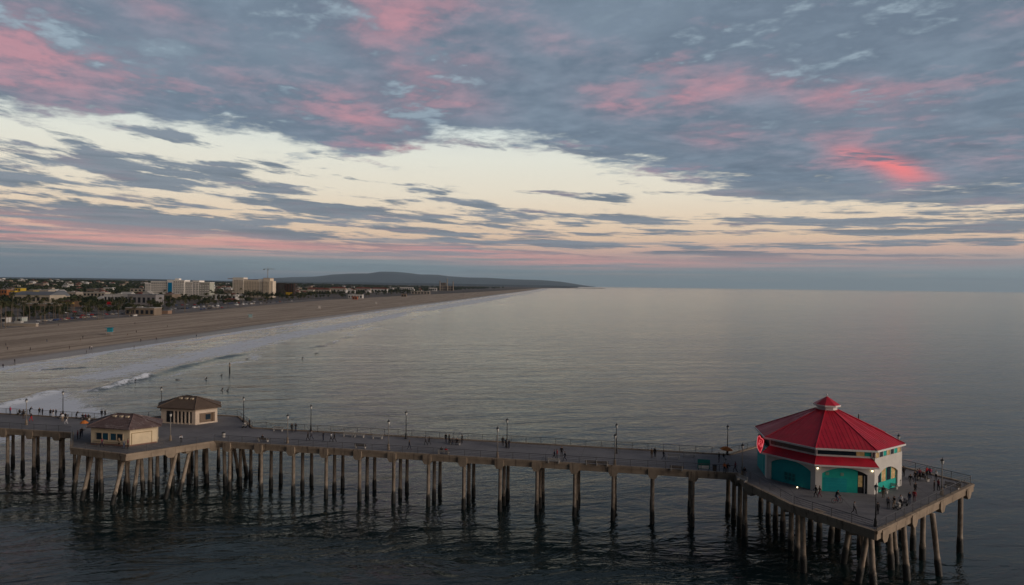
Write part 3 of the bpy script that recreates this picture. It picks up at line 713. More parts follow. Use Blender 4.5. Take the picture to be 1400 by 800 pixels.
lamps = [((36, 581), 'pale', 'pale lamp post on the near edge at the landward end, people standing around it'),
         ((86, 568), 'dark', 'dark lamp post on the far edge before white surf, nearest the kiosks'),
         ((220.5, 561), 'dark', 'dark lamp post behind the brown roofed kiosk'),
         ((233, 603), 'pale', 'pale lamp post on the slanted edge between the two kiosks'),
         ((333, 577), 'dark', 'dark lamp post at the seaward corner behind the brown roofed kiosk'),
         ((393, 606), 'pale', 'pale lamp post on the near edge, first one seaward of the kiosks'),
         ((425, 590), 'dark', 'dark lamp post on the far edge, first one seaward of the kiosk corner'),
         ((531, 615), 'pale', 'pale lamp post on the near edge, second one seaward of the kiosks'),
         ((555, 600), 'dark', 'dark lamp post on the far edge beside the group around a table'),
         ((680, 626), 'pale', 'pale lamp post on the near edge halfway between kiosks and restaurant'),
         ((693, 612), 'dark', 'dark lamp post on the far edge halfway between kiosks and restaurant'),
         ((840.5, 637), 'pale', 'pale lamp post on the near edge, last one before the restaurant platform'),
         ((842.5, 620), 'dark', 'dark lamp post on the far edge, straight behind a pale near one'),
         ((994.5, 622), 'dark', 'dark lamp post with an orange parasol at its foot'),
         ((1014.5, 653), 'pale', 'pale lamp post at the inner corner where walkway meets restaurant platform'),
         ((1197, 720), 'dark', 'dark lamp post at the nearest corner of the restaurant platform'),
         ((1287.5, 677), 'pale', 'pale lamp post on the terrace edge beside the crowd'),
         ((1228, 637), 'dark', 'dark lamp post half hidden behind the red roof corner')]
lp = {k: lamp_proto(k) for k in ('pale', 'dark')}
used = set()
for (px, py), kind, lab in lamps:
    w = at(px, py, DECK)
    if kind not in used: o = lp[kind]; used.add(kind); o.location = w; o['label'] = lab
    else: o = dup(lp[kind], w, 0, lab)
    o.location.z = DECK

# ------------------------------------------------------------------ kiosks
M_CREAM = mat('cream_stucco', (0.68, 0.57, 0.39), 0.85, 0.10, 0.6)
M_CREAM2 = mat('pink_cream_stucco', (0.62, 0.52, 0.41), 0.85, 0.10, 0.6)
M_TRIM = mat('cream_trim', (0.50, 0.42, 0.30), 0.8, 0.1)
M_DARKIN = mat('dark_interior', (0.02, 0.022, 0.025), 0.6, 0.2)
M_GLASS = mat('window_glass', (0.015, 0.03, 0.045), 0.08, 0.1, 1, 0.6)
M_GLASSB = mat('blue_window_glass', (0.015, 0.07, 0.11), 0.08, 0.1, 1, 0.6)
def tiles(name, c1, c2, pale, amount):
    m = bpy.data.materials.new(name); m.use_nodes = True
    g = G(m.node_tree); b = m.node_tree.nodes['Principled BSDF']; b.inputs['Roughness'].default_value = 0.85
    tc = g.new('ShaderNodeTexCoord'); p = tc.outputs['Object']; x, y, z = g.sep(p)
    f = g.noise(p, 0.9, 6.0, 0.7); f2 = g.noise(g.vec(g.mul(x, 0.55), g.mul(y, 1.6), 0), 0.8, 5.0, 0.7, 1.5)
    row = g.m('FRACT', g.mul(z, 5.0)); col = g.m('FRACT', g.mul(g.add(x, y), 2.2))
    c = g.mix(g.sm(f, 0.3, 0.7), c1, c2); c = g.mix(g.sm(f2, 0.50, 0.66, 0.0, amount), c, pale)
    c = g.mix(g.mul(g.sm(row, 0.2, 0.0), 0.5), c, tuple(v*0.5 for v in c1))
    g.l.new(c, b.inputs['Base Color'])
    bn = g.new('ShaderNodeBump'); bn.inputs['Distance'].default_value = 0.06; g.l.new(g.add(row, g.mul(col, 0.5)), bn.inputs['Height']); g.l.new(bn.outputs[0], b.inputs['Normal'])
    return m
HEX = [(0, 0), (7.8, 0), (10.3, 3.6), (7.8, 7.2), (0, 7.2), (-2.5, 3.6)]
def offset_hex(o):
    c = Vector((3.9, 3.6)); r = []
    n = len(HEX)
    for i in range(n):
        p, q, k = Vector(HEX[i-1]), Vector(HEX[i]), Vector(HEX[(i+1) % n])
        d1 = (q-p).normalized(); d2 = (k-q).normalized(); n1 = Vector((d1.y, -d1.x)); n2 = Vector((d2.y, -d2.x))
        b = (n1+n2).normalized(); r.append(q + b*(o/max(0.3, b.dot(n1))))
    return r
class Face:
    """u along the wall foot, v out of the wall, z up"""
    def __init__(s, a, c):
        s.a = Vector((a[0], a[1])); d = Vector((c[0], c[1]))-s.a; s.L = d.length; s.d = d/s.L; s.n = Vector((s.d.y, -s.d.x)); s.ang = math.atan2(s.d.y, s.d.x)
    def p(s, u, v, z): q = s.a+s.d*u+s.n*v; return (q.x, q.y, z)
    def box(s, b, u0, u1, v0, v1, z0, z1, mi=0):
        q = s.a+s.d*(u0+u1)/2+s.n*(v0+v1)/2; b.box((q.x, q.y, (z0+z1)/2), (u1-u0, v1-v0, z1-z0), s.ang, mi)
def kiosk(label, s, t, hw, hr, rooftile, wallm):
    k = thing('pier_kiosk', label, 'kiosk', pw(s, t, DECK), PA)
    b = MB(); b.prism(HEX, 0.0, hw)
    b.prism([(p.x, p.y) for p in offset_hex(0.06)], 0.0, 0.22)
    b.build('wall', wallm, k)
    e0 = offset_hex(0.75); e1 = offset_hex(0.7)
    b = MB(); n = 6; ra, rb = (2.2, 3.6, hr), (5.6, 3.6, hr)
    E = [(p.x, p.y, hw+0.02) for p in e0]; F = [(p.x, p.y, hw-0.2) for p in e0]
    for i in range(n):
        j = (i+1) % n; b.poly([F[i], F[j], E[j], E[i]])
    b.poly(list(reversed(F)))
    b.poly([E[0], E[1], rb, ra]); b.poly([E[1], E[2], rb]); b.poly([E[2], E[3], rb]); b.poly([E[3], E[4], ra, rb]); b.poly([E[4], E[5], ra]); b.poly([E[5], E[0], ra])
    roof = b.build('roof', rooftile, k)
    b = MB()
    for i in range(n):
        q = ra if i in (0, 4, 5) else rb
        b.tube(E[i], q, 0.11, n=6)
    b.tube(ra, rb, 0.12, n=6); b.build('ridge_cap', rooftile, roof)
    for q in (2.6, 3.9, 5.2):
        b = MB(); y = 2.55; z = hw + (hr-hw)*(y+0.75)/4.35
        b.box((q, y, z+0.12), (0.62, 0.5, 0.32)); b.build('roof_vent', M_TRIM, roof, bevel=0.05)
    return k
rust = tiles('rusty_tiles', (0.115, 0.078, 0.072), (0.165, 0.112, 0.103), (0.30, 0.25, 0.24), 0.95)
brown = tiles('brown_tiles', (0.112, 0.080, 0.057), (0.150, 0.106, 0.076), (0.17, 0.12, 0.09), 0.4)
k1 = kiosk('cream bait kiosk with rust streaked roof and a row of blue windows', -110.5, -7.0, 3.25, 4.95, rust, M_CREAM)
f0, f1 = Face(HEX[0], HEX[1]), Face(HEX[1], HEX[2])
for u in (1.05, 2.35, 3.95, 5.25):
    b = MB(); f0.box(b, u, u+1.22, 0.005, 0.05, 0.95, 2.2); w = b.build('window', M_GLASSB if u in (2.35, 3.95) else M_GLASS, k1)
    b = MB()
    for a in ((u-.05, u+.05, .9, 2.25), (u+1.17, u+1.27, .9, 2.25), (u+.05, u+1.17, .9, 1.0), (u+.05, u+1.17, 2.15, 2.25)): f0.box(b, a[0], a[1], 0.0, 0.09, a[2], a[3])
    b.build('frame', M_TRIM, w)
b = MB(); f0.box(b, 0.9, 6.7, 0.062, 0.36, 0.72, 0.84); b.build('counter', M_TRIM, k1)
b = MB(); f1.box(b, 0.35, 3.5, 0.004, 0.035, 0.25, 2.25); b.build('shutter', M_CREAM, k1)
b = MB()
for a in ((.25, .35, .25, 2.35), (3.5, 3.6, .25, 2.35), (.35, 3.5, 2.25, 2.35)): f1.box(b, a[0], a[1], 0.0, 0.075, a[2], a[3])
b.build('shutter_frame', mat('ochre_trim', (0.36, 0.27, 0.15), 0.8, 0.1), k1)
b = MB(); f1.box(b, 0.0, f1.L, 0.062, 0.10, 0.0, 0.32); f0.box(b, 0.0, f0.L, 0.062, 0.10, 0.0, 0.32); b.build('plinth', mat('terracotta_plinth', (0.22, 0.13, 0.10), 0.85, 0.15), k1)
k2 = kiosk('pale kiosk with plain brown roof, three roof vents and a pillared front', -111.6, 12.5, 3.3, 5.05, brown, M_CREAM2)
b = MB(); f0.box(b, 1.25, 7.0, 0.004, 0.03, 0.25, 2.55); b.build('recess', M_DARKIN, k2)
for u in (2.9, 3.75, 4.6, 5.45, 6.3):
    b = MB(); f0.box(b, u, u+0.3, 0.032, 0.16, 0.0, 2.6); b.build('pilaster', M_CREAM2, k2)
b = MB(); f0.box(b, 1.7, 2.55, 0.032, 0.06, 0.25, 2.4); b.build('door', M_DARKIN, k2)
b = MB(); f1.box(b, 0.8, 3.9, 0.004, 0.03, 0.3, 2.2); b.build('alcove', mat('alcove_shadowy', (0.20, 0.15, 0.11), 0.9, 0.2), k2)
b = MB(); f1.box(b, 2.0, 3.0, 0.032, 0.06, 0.8, 1.9); b.build('window', M_GLASS, k2)
b = MB(); f1.box(b, 3.15, 3.6, 0.032, 0.06, 0.3, 2.1); b.build('door', mat('wood_door', (0.11, 0.07, 0.045), 0.7, 0.2), k2)

# ------------------------------------------------------------------ restaurant
M_RED = mat('red_metal_roof', (0.53, 0.015, 0.035), 0.42, 0.2, 0.45, 0.45)
def weather_red():
    g = G(M_RED.node_tree); b = M_RED.node_tree.nodes['Principled BSDF']; base = b.inputs['Base Color'].links[0].from_socket
    tc = g.new('ShaderNodeTexCoord'); p = tc.outputs['Object']; x, y, z = g.sep(p)
    f = g.noise(p, 0.28, 6.0, 0.7, 0.5); f2 = g.noise(g.vec(g.mul(x, 2.0), g.mul(y, 0.5), g.mul(z, 0.5)), 1.0, 5.0, 0.65)
    c = g.mix(g.sm(f, 0.50, 0.72, 0.0, 0.45), base, (0.40, 0.055, 0.065)); c = g.mix(g.sm(f2, 0.60, 0.74, 0.0, 0.45), c, (0.26, 0.010, 0.022)); c = g.mix(g.sm(g.mul(f, f2), 0.36, 0.44, 0.0, 0.5), c, (0.5, 0.24, 0.22))
    g.l.new(c, b.inputs['Base Color']); g.l.new(g.sm(f, 0.3, 0.7, 0.34, 0.58), b.inputs['Roughness'])
weather_red()
M_REDD = mat('red_roof_seam', (0.40, 0.008, 0.028), 0.45, 0.1)
M_WHITE = mat('white_stucco', (0.62, 0.60, 0.55), 0.8, 0.08, 0.6)
M_WTRIM = mat('white_trim', (0.72, 0.70, 0.66), 0.6, 0.05)
M_TEAL = mat('teal_paint', (0.010, 0.38, 0.37), 0.6, 0.12, 0.7)
M_TEALD = mat('teal_shutter', (0.010, 0.34, 0.36), 0.6, 0.12, 0.7)
M_TEALG = mat('green_teal_paint', (0.012, 0.42, 0.34), 0.6, 0.12, 0.7)
M_WARM = mat('warm_lit_room', (0.5, 0.36, 0.18), 0.8, 0.5, 1.6, emit=(1.0, 0.62, 0.22), es=0.05)
M_LAMPON = mat('lit_bulb', (0.9, 0.85, 0.7), 0.4, 0.0, emit=(1.0, 0.82, 0.52), es=3.5)
RC = Vector((49.38, 108.32, DECK)); RA = R(-9.44)
diner = thing('pier_restaurant', 'octagonal white and teal restaurant with a bright red two tier roof', 'restaurant', RC, RA)
def octv(r, i): a = R(-112.5+45*i); return (r*math.cos(a), r*math.sin(a))
RW = 10.35
def arch_wall(fc, u0, u1, z1, spring, rise, thick=0.35):
    """white wall with one segmental arch opening from u0 to u1"""
    b = MB(); L = fc.L; N = 18
    arc = [(u0+(u1-u0)*k/N, spring+rise*math.sin(math.pi*k/N)**0.8) for k in range(N+1)]
    for v in (0.0, -thick):
        q = lambda u, z: fc.p(u, v, z)
        b.poly([q(0, 0), q(u0, 0), q(u0, z1), q(0, z1)]); b.poly([q(u1, 0), q(L, 0), q(L, z1), q(u1, z1)])
        for (a, za), (c, zc) in zip(arc, arc[1:]): b.poly([q(a, za), q(c, zc), q(c, z1), q(a, z1)])
    b.grid([[fc.p(u, 0, z) for u, z in [(u0, 0)]+arc+[(u1, 0)]], [fc.p(u, -thick, z) for u, z in [(u0, 0)]+arc+[(u1, 0)]]])
    return b.build('wall', M_WHITE, diner)
def panel(fc, name, m, u0, u1, z0, z1, v0=-0.30, v1=-0.22, par=None):
    b = MB(); fc.box(b, u0, u1, v0, v1, z0, z1); return b.build(name, m, par or diner)
V = [octv(RW, i) for i in range(8)]
fF, fR, fL = Face(V[0], V[1]), Face(V[1], V[2]), Face(V[7], V[0])
ZT = 4.0
arch_wall(fF, 0.9, 7.0, ZT, 2.65, 0.9); arch_wall(fL, 0.65, 7.2, ZT, 2.65, 0.98); arch_wall(fR, 1.0, 6.7, 5.1, 2.45, 0.95)
pn = panel(fL, 'arch_panel', M_TEALD, 0.5, 7.3, 0, 3.85)
for u, z in ((2.9, 0.55), (3.5, 0.55), (4.1, 0.55), (2.9, 1.1), (3.5, 1.1), (4.1, 1.1)):
    panel(fL, 'window', mat('dull_teal_glass', (0.012, 0.16, 0.17), 0.3, 0.1), u+0.06, u+0.5, z+0.05, z+0.5, -0.218, -0.19, pn)
b = MB()
for z in (0.5, 1.05, 1.62): fL.box(b, 2.85, 4.65, -0.188, -0.16, z, z+0.06)
for u in (2.85, 3.43, 4.03, 4.6): fL.box(b, u, u+0.06, -0.158, -0.14, 0.5, 1.68)
b.build('window_grille', mat('pale_teal', (0.03, 0.30, 0.30), 0.6, 0.05), pn)
pn = panel(fF, 'arch_panel', M_TEALG, 0.6, 5.75, 0, 3.75)
sh_ = panel(fF, 'roller_door', M_TEALD, 1.15, 4.3, 0.05, 2.0, -0.218, -0.19, pn)
b = MB()
for z in (0.45, 0.85, 1.25, 1.65): fF.box(b, 1.2, 4.25, -0.188, -0.17, z, z+0.05)
b.build('slat', M_TEAL, sh_)
for u in (1.45, 3.45): panel(fF, 'vent_plate', mat('pale_green_plate', (0.18, 0.36, 0.27), 0.7, 0.1), u, u+0.45, 2.35, 2.8, -0.218, -0.19, pn)
panel(fF, 'doorway', M_DARKIN, 5.8, 7.3, 0, 3.6, -0.34, -0.30)
panel(fF, 'interior_light', M_WARM, 5.85, 6.4, 0.9, 2.5, -0.298, -0.27)
panel(fF, 'door_post', M_WTRIM, 6.62, 6.74, 0, 2.5, -0.298, -0.2)
pn = panel(fR, 'arch_panel', M_TEALG, 0.8, 6.8, 0, 1.35)
for u in (1.05, 2.45, 3.85, 5.25):
    w = panel(fR, 'window', M_WARM if u in (2.45, 5.25) else M_GLASS, u, u+1.25, 1.36, 3.3, -0.33, -0.27)
    panel(fR, 'frame', M_TEALG, u+1.26, u+1.40, 1.36, 3.3, -0.33, -0.24, w)
# the other walls
for i in (2, 3, 4, 5, 6):
    f = Face(V[i], V[(i+1) % 8]); b = MB(); f.box(b, 0.1, f.L-0.1, -0.35, 0.0, 0, 5.1 if i != 6 else 4.6)
    w = b.build('wall', M_WHITE if i != 6 else M_TEALD, diner)
    if i == 6:
        b = MB(); f.box(b, f.L-1.1, f.L, 0.003, 0.05, 0, 4.6); b.build('pillar', M_WHITE, diner)
        b = MB(); f.box(b, 1.5, 5.6, 0.004, 0.05, 0.2, 2.6); b.build('arch_panel', M_TEAL, diner)
    else:
        b = MB(); f.box(b, 1.2, f.L-1.2, 0.003, 0.04, 1.2, 3.4); b.build('window', M_GLASS, diner)
b = MB(); b.prism([octv(9.35, i) for i in range(8)], 0.0, 5.0); b.build('core', M_DARKIN, diner)
# clerestory above the skirt roof
RU = 9.9; U = [octv(RU, i) for i in range(8)]
M_GREY = mat('grey_louvre', (0.20, 0.19, 0.17), 0.7, 0.15)
for i, (m, nm) in {7: (M_GREY, 'louvre'), 0: (M_GLASS, 'clerestory_window')}.items():
    f = Face(U[i], U[(i+1) % 8])
    b = MB(); f.box(b, 0, f.L, -0.3, 0.0, 4.9, 5.25); f.box(b, 0, 0.16, 0.003, 0.08, 5.25, 6.1); f.box(b, f.L-0.16, f.L, 0.003, 0.08, 5.25, 6.1)
    b.build('clerestory_frame', M_WTRIM, diner)
    if i == 7:
        b = MB(); f.box(b, 0.17, f.L-0.17, -0.25, -0.05, 5.25, 6.1)
        for k in range(10): f.box(b, 0.17+k*0.76, 0.23+k*0.76, -0.048, 0.01, 5.25, 6.1)
        b.build(nm, m, diner)
    else:
        for u0, u1, m2 in ((0.17, 5.4, M_GLASS), (5.46, 6.5, M_WARM), (6.56, f.L-0.17, M_TEALG)):
            b = MB(); f.box(b, u0, u1, -0.25, -0.05, 5.25, 6.1); b.build(nm, m2, diner)
f = Face(octv(RW, 1), octv(RW, 2))
for k in range(7):
    b = MB(); f.box(b, 0.3+k*1.05, 1.2+k*1.05, -0.3, -0.05, 5.12, 6.0); b.build('clerestory_window', (M_WARM, M_GLASS, M_TEALG)[k % 3], diner)
b = MB(); f.box(b, 0, f.L, -0.28, 0.02, 6.0, 6.15)
for k in range(8): f.box(b, 0.2+k*1.05, 0.29+k*1.05, -0.28, 0.0, 5.1, 6.0)
b.build('clerestory_frame', M_WTRIM, diner)
b = MB(); b.prism([octv(9.5, i) for i in range(8)], 5.0, 6.1); b.build('upper_core', M_DARKIN, diner)
# skirt roof on the two landward faces
def skirt():
    b = MB(); lo = [octv(11.25, i) for i in (7, 8, 9)]; hi = [octv(9.95, i) for i in (7, 8, 9)]
    z0, z1, zb = 4.02, 5.02, 3.84
    b.grid([[(*p, z0) for p in lo], [(*p, z1) for p in hi]]); b.grid([[(*p, zb) for p in lo], [(*p, z0) for p in lo]]); b.grid([[(*octv(9.9, i), zb) for i in (7, 8, 9)], [(*p, zb) for p in lo]])
    for k in (0, 2): b.poly([(*lo[k], zb), (*lo[k], z0), (*hi[k], z1), (*octv(9.9, (7, 8, 9)[k]), zb)])
    s = b.build('skirt_roof', M_RED, diner)
    b = MB()
    for i in (7, 8):
        f = Face(octv(11.25, i), octv(11.25, i+1)); f.box(b, 0, f.L, 0.004, 0.07, 3.80, 4.03)
    b.build('fascia', M_WTRIM, s)
    b = MB(); b.tube((*lo[1], z0), (*hi[1], z1), 0.06, n=6); b.build('hip_cap', M_REDD, s)
skirt()
# main roof, neck, cupola
b = MB(); e = [octv(10.75, i) for i in range(8)]; n_ = [octv(1.62, i) for i in range(8)]
b.rings([[(*p, 6.14) for p in e], [(*p, 6.30) for p in e], [(*p, 10.35) for p in n_]]); roof = b.build('roof', M_RED, diner)
b = MB()
for i in range(8): b.tube((*e[i], 6.33), (*n_[i], 10.37), 0.07, n=6)
b.build('hip_cap', M_REDD, roof)
b = MB()
for i in range(8):
    f = Face(octv(10.75, i), octv(10.75, (i+1) % 8)); f.box(b, 0.0, f.L, 0.004, 0.10, 6.06, 6.31)
b.build('fascia', M_WTRIM, roof)
b = MB()
for i in range(8):
    a0, a1 = Vector((*e[i], 6.31)), Vector((*e[(i+1) % 8], 6.31)); c0, c1 = Vector((*n_[i], 10.36)), Vector((*n_[(i+1) % 8], 10.36))
    for k in range(1, 14):
        f = k/14; p = a0.lerp(a1, f); q = p + (c0.lerp(c1, 0.5)-a0.lerp(a1, 0.5))*(1-abs(2*f-1))*0.98 if abs(2*f-1) > 0.16 else c0.lerp(c1, 0.5+(f-0.5)*3)
        b.tube(p, q, 0.018, n=4)
b.build('seam', M_REDD, roof)
b = MB(); b.rings([[(*octv(1.5, i), 10.1) for i in range(8)], [(*octv(1.5, i), 11.05) for i in range(8)]]); nk = b.build('cupola', M_WTRIM, diner)
b = MB(); b.rings([[(*octv(1.95, i), 11.0) for i in range(8)], [(*octv(1.95, i), 11.12) for i in range(8)], [(*octv(0.06, i), 12.3) for i in range(8)]]); b.build('cupola_roof', M_RED, nk)
b = MB()
for i in range(8):
    f = Face(octv(1.95, i), octv(1.95, (i+1) % 8)); f.box(b, 0, f.L, 0.004, 0.06, 10.9, 11.13)
b.build('fascia', M_WTRIM, nk)
b = MB(); b.lathe([(0.05, 12.25), (0.05, 12.45), (0.1, 12.52), (0.03, 12.75)], n=8); b.build('finial', M_WTRIM, nk)
b = MB(); b.tube((5.6, 3.0, 8.2), (5.6, 3.0, 9.2), 0.09, n=8); b.build('vent_pipe', M_IRON, roof)
# wall lamps, lit
for fc, u, z in ((fF, 0.25, 3.35), (fF, fF.L-0.35, 3.35), (fL, 0.5, 3.6)):
    lit = not (fc is fL)
    b = MB(); c = Vector(fc.p(u, 0.17, z)); b.lathe([(0.02, -0.12), (0.09, -0.08), (0.11, 0.02), (0.07, 0.1)], c, 10)
    w = b.build('wall_lamp', M_LAMPON if lit else M_GLOBE, diner, True)
    b = MB(); fc.box(b, u-0.12, u+0.12, 0.003, 0.1, z+0.1, z+0.17); b.build('bracket', M_IRON, w)
# illuminated blade sign
M_NEONR = mat('lit_red_sign', (0.5, 0.01, 0.02), 0.4, 0.0, emit=(1.0, 0.02, 0.05), es=0.22)
M_NEONW = mat('pink_neon_tube', (0.8, 0.3, 0.3), 0.4, 0.0, emit=(1.0, 0.30, 0.32), es=0.55)
sg = thing('blade_sign', 'lit red scalloped blade sign outlined in neon beside the restaurant', 'sign', at(1031.5, 605, DECK) , 0)
sg.location = RC + Matrix.Rotation(RA, 3, 'Z') @ Vector((*octv(11.3, 7), 0)) + Vector((-0.5, -0.3, 0))
sg.scale = (0.72, 0.9, 0.86); sg.location.z = DECK+4.5; sg.rotation_euler = (0, R(10), R(-38))
shape = [(-0.75, 2.3), (-0.4, 2.55), (-0.1, 2.2), (0.25, 2.15), (0.6, 1.95), (0.72, 1.4), (0.66, 0.3), (0.45, -0.55), (0.1, -0.25), (-0.35, 0.25), (-0.62, 0.9), (-0.72, 1.6)]
b = MB(); F = [(x, -0.12, z) for x, z in shape]; K = [(x, 0.12, z) for x, z in shape]
b.poly(F); b.poly(list(reversed(K)))
for i in range(len(F)): j = (i+1) % len(F); b.poly([F[j], F[i], K[i], K[j]])
b.build('sign_face', M_NEONR, sg)
for v in (-0.16, 0.16):
    b = MB(); pts = [(x*0.93, v, 1.0+(z-1.0)*0.94) for x, z in shape]; b.path(pts+[pts[0]], [0.035]*(len(pts)+1), 6); b.build('neon_outline', M_NEONW, sg)
    b = MB(); b.path([(-0.28, v, 0.75), (-0.2, v, 1.75), (0.15, v, 1.7), (0.2, v, 1.4), (-0.1, v, 1.2), (0.25, v, 0.55)], [0.035]*6, 6); b.path([(0.38, v, 1.3), (0.42, v, 0.75), (0.52, v, 0.7), (0.56, v, 1.3)], [0.03]*4, 6); b.build('neon_script', M_NEONW, sg)
b = MB(); b.tube((0.7, 0, 1.2), (1.6, 0, 1.2), 0.06); b.build('arm', M_IRON, sg)
b = MB(); b.tube((0.7, 0, 0.4), (1.5, 0, 0.4), 0.05); b.build('arm', M_IRON, sg)
#@@PIER@@

# ------------------------------------------------------------------ people
def skin_person(pose):
    """one continuous body grown over a skeleton; slots: skin, top, legs, hair, shoes"""
    J = {}
    def set_(**k): J.update({a: Vector(v) for a, v in k.items()})
    set_(pel=(0, 0, .93), wai=(0, 0, 1.08), che=(0, .01, 1.30), nec=(0, .01, 1.47), hd0=(0, .03, 1.56), hd1=(0, .035, 1.66), hd2=(0, .02, 1.72))
    for s, k in ((-1, 'l'), (1, 'r')):
        J['hip'+k] = Vector((s*.10, 0, .90)); J['kne'+k] = Vector((s*.11, .02, .49)); J['ank'+k] = Vector((s*.11, -.02, .09)); J['toe'+k] = Vector((s*.12, .15, .035))
        J['sho'+k] = Vector((s*.19, .0, 1.41)); J['elb'+k] = Vector((s*.24, -.03, 1.13)); J['wri'+k] = Vector((s*.25, .06, .89)); J['han'+k] = Vector((s*.25, .09, .80))
    if pose == 'walk':
        set_(knel=(-.10, .22, .52), ankl=(-.10, .24, .10), toel=(-.10, .40, .06), kner=(.10, -.06, .48), ankr=(.10, -.34, .16), toer=(.10, -.24, .04),
             elbl=(-.25, -.14, 1.15), wril=(-.25, -.12, .90), hanl=(-.25, -.10, .81), elbr=(.25, .08, 1.15), wrir=(.24, .28, .98), hanr=(.23, .36, .96))
    elif pose == 'lean':
        d = .20
        for k in ('wai', 'che', 'nec', 'hd0', 'hd1', 'hd2', 'shol', 'shor'):
            J[k].y += (J[k].z-.93)*.55; J[k].z -= (J[k].z-.93)*.14
        set_(elbl=(-.27, .52, 1.13), wril=(-.10, .66, 1.15), hanl=(-.03, .68, 1.15), elbr=(.27, .52, 1.13), wrir=(.10, .66, 1.15), hanr=(.03, .68, 1.15), kner=(.11, .08, .49))
    elif pose in ('sit', 'ride'):
        dz = -.43 if pose == 'sit' else .06
        for k in list(J):
            if k[:3] not in ('kne', 'ank', 'toe'): J[k].z += dz
        if pose == 'sit':
            for s, k in ((-1, 'l'), (1, 'r')):
                J['kne'+k] = Vector((s*.12, .44, .50)); J['ank'+k] = Vector((s*.12, .40, .09)); J['toe'+k] = Vector((s*.12, .56, .035))
                J['elb'+k] = Vector((s*.25, .08, .75)); J['wri'+k] = Vector((s*.15, .28, .62)); J['han'+k] = Vector((s*.12, .36, .60))
        else:
            for k in ('wai', 'che', 'nec', 'hd0', 'hd1', 'hd2', 'shol', 'shor'): J[k].y += (J[k].z-.99)*.45
            for s, k in ((-1, 'l'), (1, 'r')):
                J['kne'+k] = Vector((s*.11, .34, .78 if s < 0 else .60)); J['ank'+k] = Vector((s*.11, .12, .42 if s < 0 else .20)); J['toe'+k] = Vector((s*.11, .27, .40 if s < 0 else .16))
                J['elb'+k] = Vector((s*.26, .36, 1.16)); J['wri'+k] = Vector((s*.25, .58, 1.06)); J['han'+k] = Vector((s*.24, .65, 1.05))
    elif pose == 'talk':
        set_(elbl=(-.27, .06, 1.16), wril=(-.16, .30, 1.22), hanl=(-.12, .38, 1.27), elbr=(.28, -.08, 1.16), wrir=(.22, .10, .98), hanr=(.18, .16, .96), kner=(.13, .10, .50), ankr=(.16, .04, .09), toer=(.20, .20, .035))
    elif pose == 'paddle':     # lying on a board
        for k in list(J):
            v = J[k]; J[k] = Vector((v.x, v.z-.9, .16+max(0, v.z-1.2)*.35+v.y*.3))
        set_(elbl=(-.36, .42, .12), wril=(-.42, .66, .02), hanl=(-.42, .75, -.02), elbr=(.36, .42, .12), wrir=(.42, .62, .0), hanr=(.42, .70, -.04), toel=(-.11, -.98, .1), toer=(.11, -.98, .1))
    B = [('pel', 'wai', 2), ('wai', 'che', 1), ('che', 'nec', 1), ('nec', 'hd0', 0), ('hd0', 'hd1', 0), ('hd1', 'hd2', 3)]
    for k in 'lr': B += [('pel', 'hip'+k, 2), ('hip'+k, 'kne'+k, 2), ('kne'+k, 'ank'+k, 2), ('ank'+k, 'toe'+k, 4), ('che', 'sho'+k, 1), ('sho'+k, 'elb'+k, 1), ('elb'+k, 'wri'+k, 1), ('wri'+k, 'han'+k, 0)]
    rad = dict(pel=.135, wai=.125, che=.155, nec=.062, hd0=.088, hd1=.098, hd2=.062, hip=.095, kne=.062, ank=.045, toe=.036, sho=.075, elb=.05, wri=.034, han=.036)
    names = list(J); bm = bmesh.new(); ly = bm.verts.layers.skin.verify(); vs = {k: bm.verts.new(J[k]) for k in names}
    for a, c, _ in B: bm.edges.new((vs[a], vs[c]))
    for k in names:
        r = rad[k if k in rad else k[:3]]; vs[k][ly].radius = (r, r); vs[k][ly].use_root = (k == 'pel')
    me = bpy.data.meshes.new('person_skeleton'); bm.to_mesh(me); bm.free()
    o = bpy.data.objects.new('tmp', me); COL.objects.link(o)
    o.modifiers.new('s', 'SKIN'); sb = o.modifiers.new('d', 'SUBSURF'); sb.levels = 1
    dg = bpy.context.evaluated_depsgraph_get(); ev = o.evaluated_get(dg); out = bpy.data.meshes.new_from_object(ev)
    bpy.data.objects.remove(o); bpy.data.meshes.remove(me); out.name = 'person_'+pose
    out.materials.clear()
    for nm in ('skin', 'top', 'legs', 'hair', 'shoes'): out.materials.append(cloth(nm))
    seg = [(J[a], J[c], i) for a, c, i in B]
    for p in out.polygons:
        best = (1e9, 0)
        for a, c, i in seg:
            ab = c-a; t = max(0, min(1, (p.center-a).dot(ab)/ab.length_squared)); d = (p.center-a-ab*t).length
            if d < best[0]: best = (d, i)
        i = best[1]
        if i == 0 and p.center.y < (J['hd1'].y-.03) and (p.center-J['hd1']).length < .13: i = 3
        p.material_index = i; p.use_smooth = True
    return out
CL = {'skin': (.36, .22, .15), 'hair': (.03, .022, .018), 'shoes': (.05, .05, .05), 'top': (.03, .03, .035), 'legs': (.025, .03, .045),
      'black': (.018, .018, .02), 'navy': (.02, .027, .05), 'grey': (.12, .12, .125), 'white': (.6, .6, .6), 'red': (.42, .03, .035), 'pink': (.62, .07, .16), 'maroon': (.14, .03, .045), 'orange': (.55, .15, .04),
      'denim': (.05, .075, .13), 'tan': (.33, .25, .17), 'brown': (.09, .06, .04), 'blue': (.05, .12, .26), 'green': (.05, .10, .06), 'teal': (.02, .16, .16)}
def cloth(k): return mat('cloth_'+k, CL[k], 0.9, 0.0)
POSE = {}
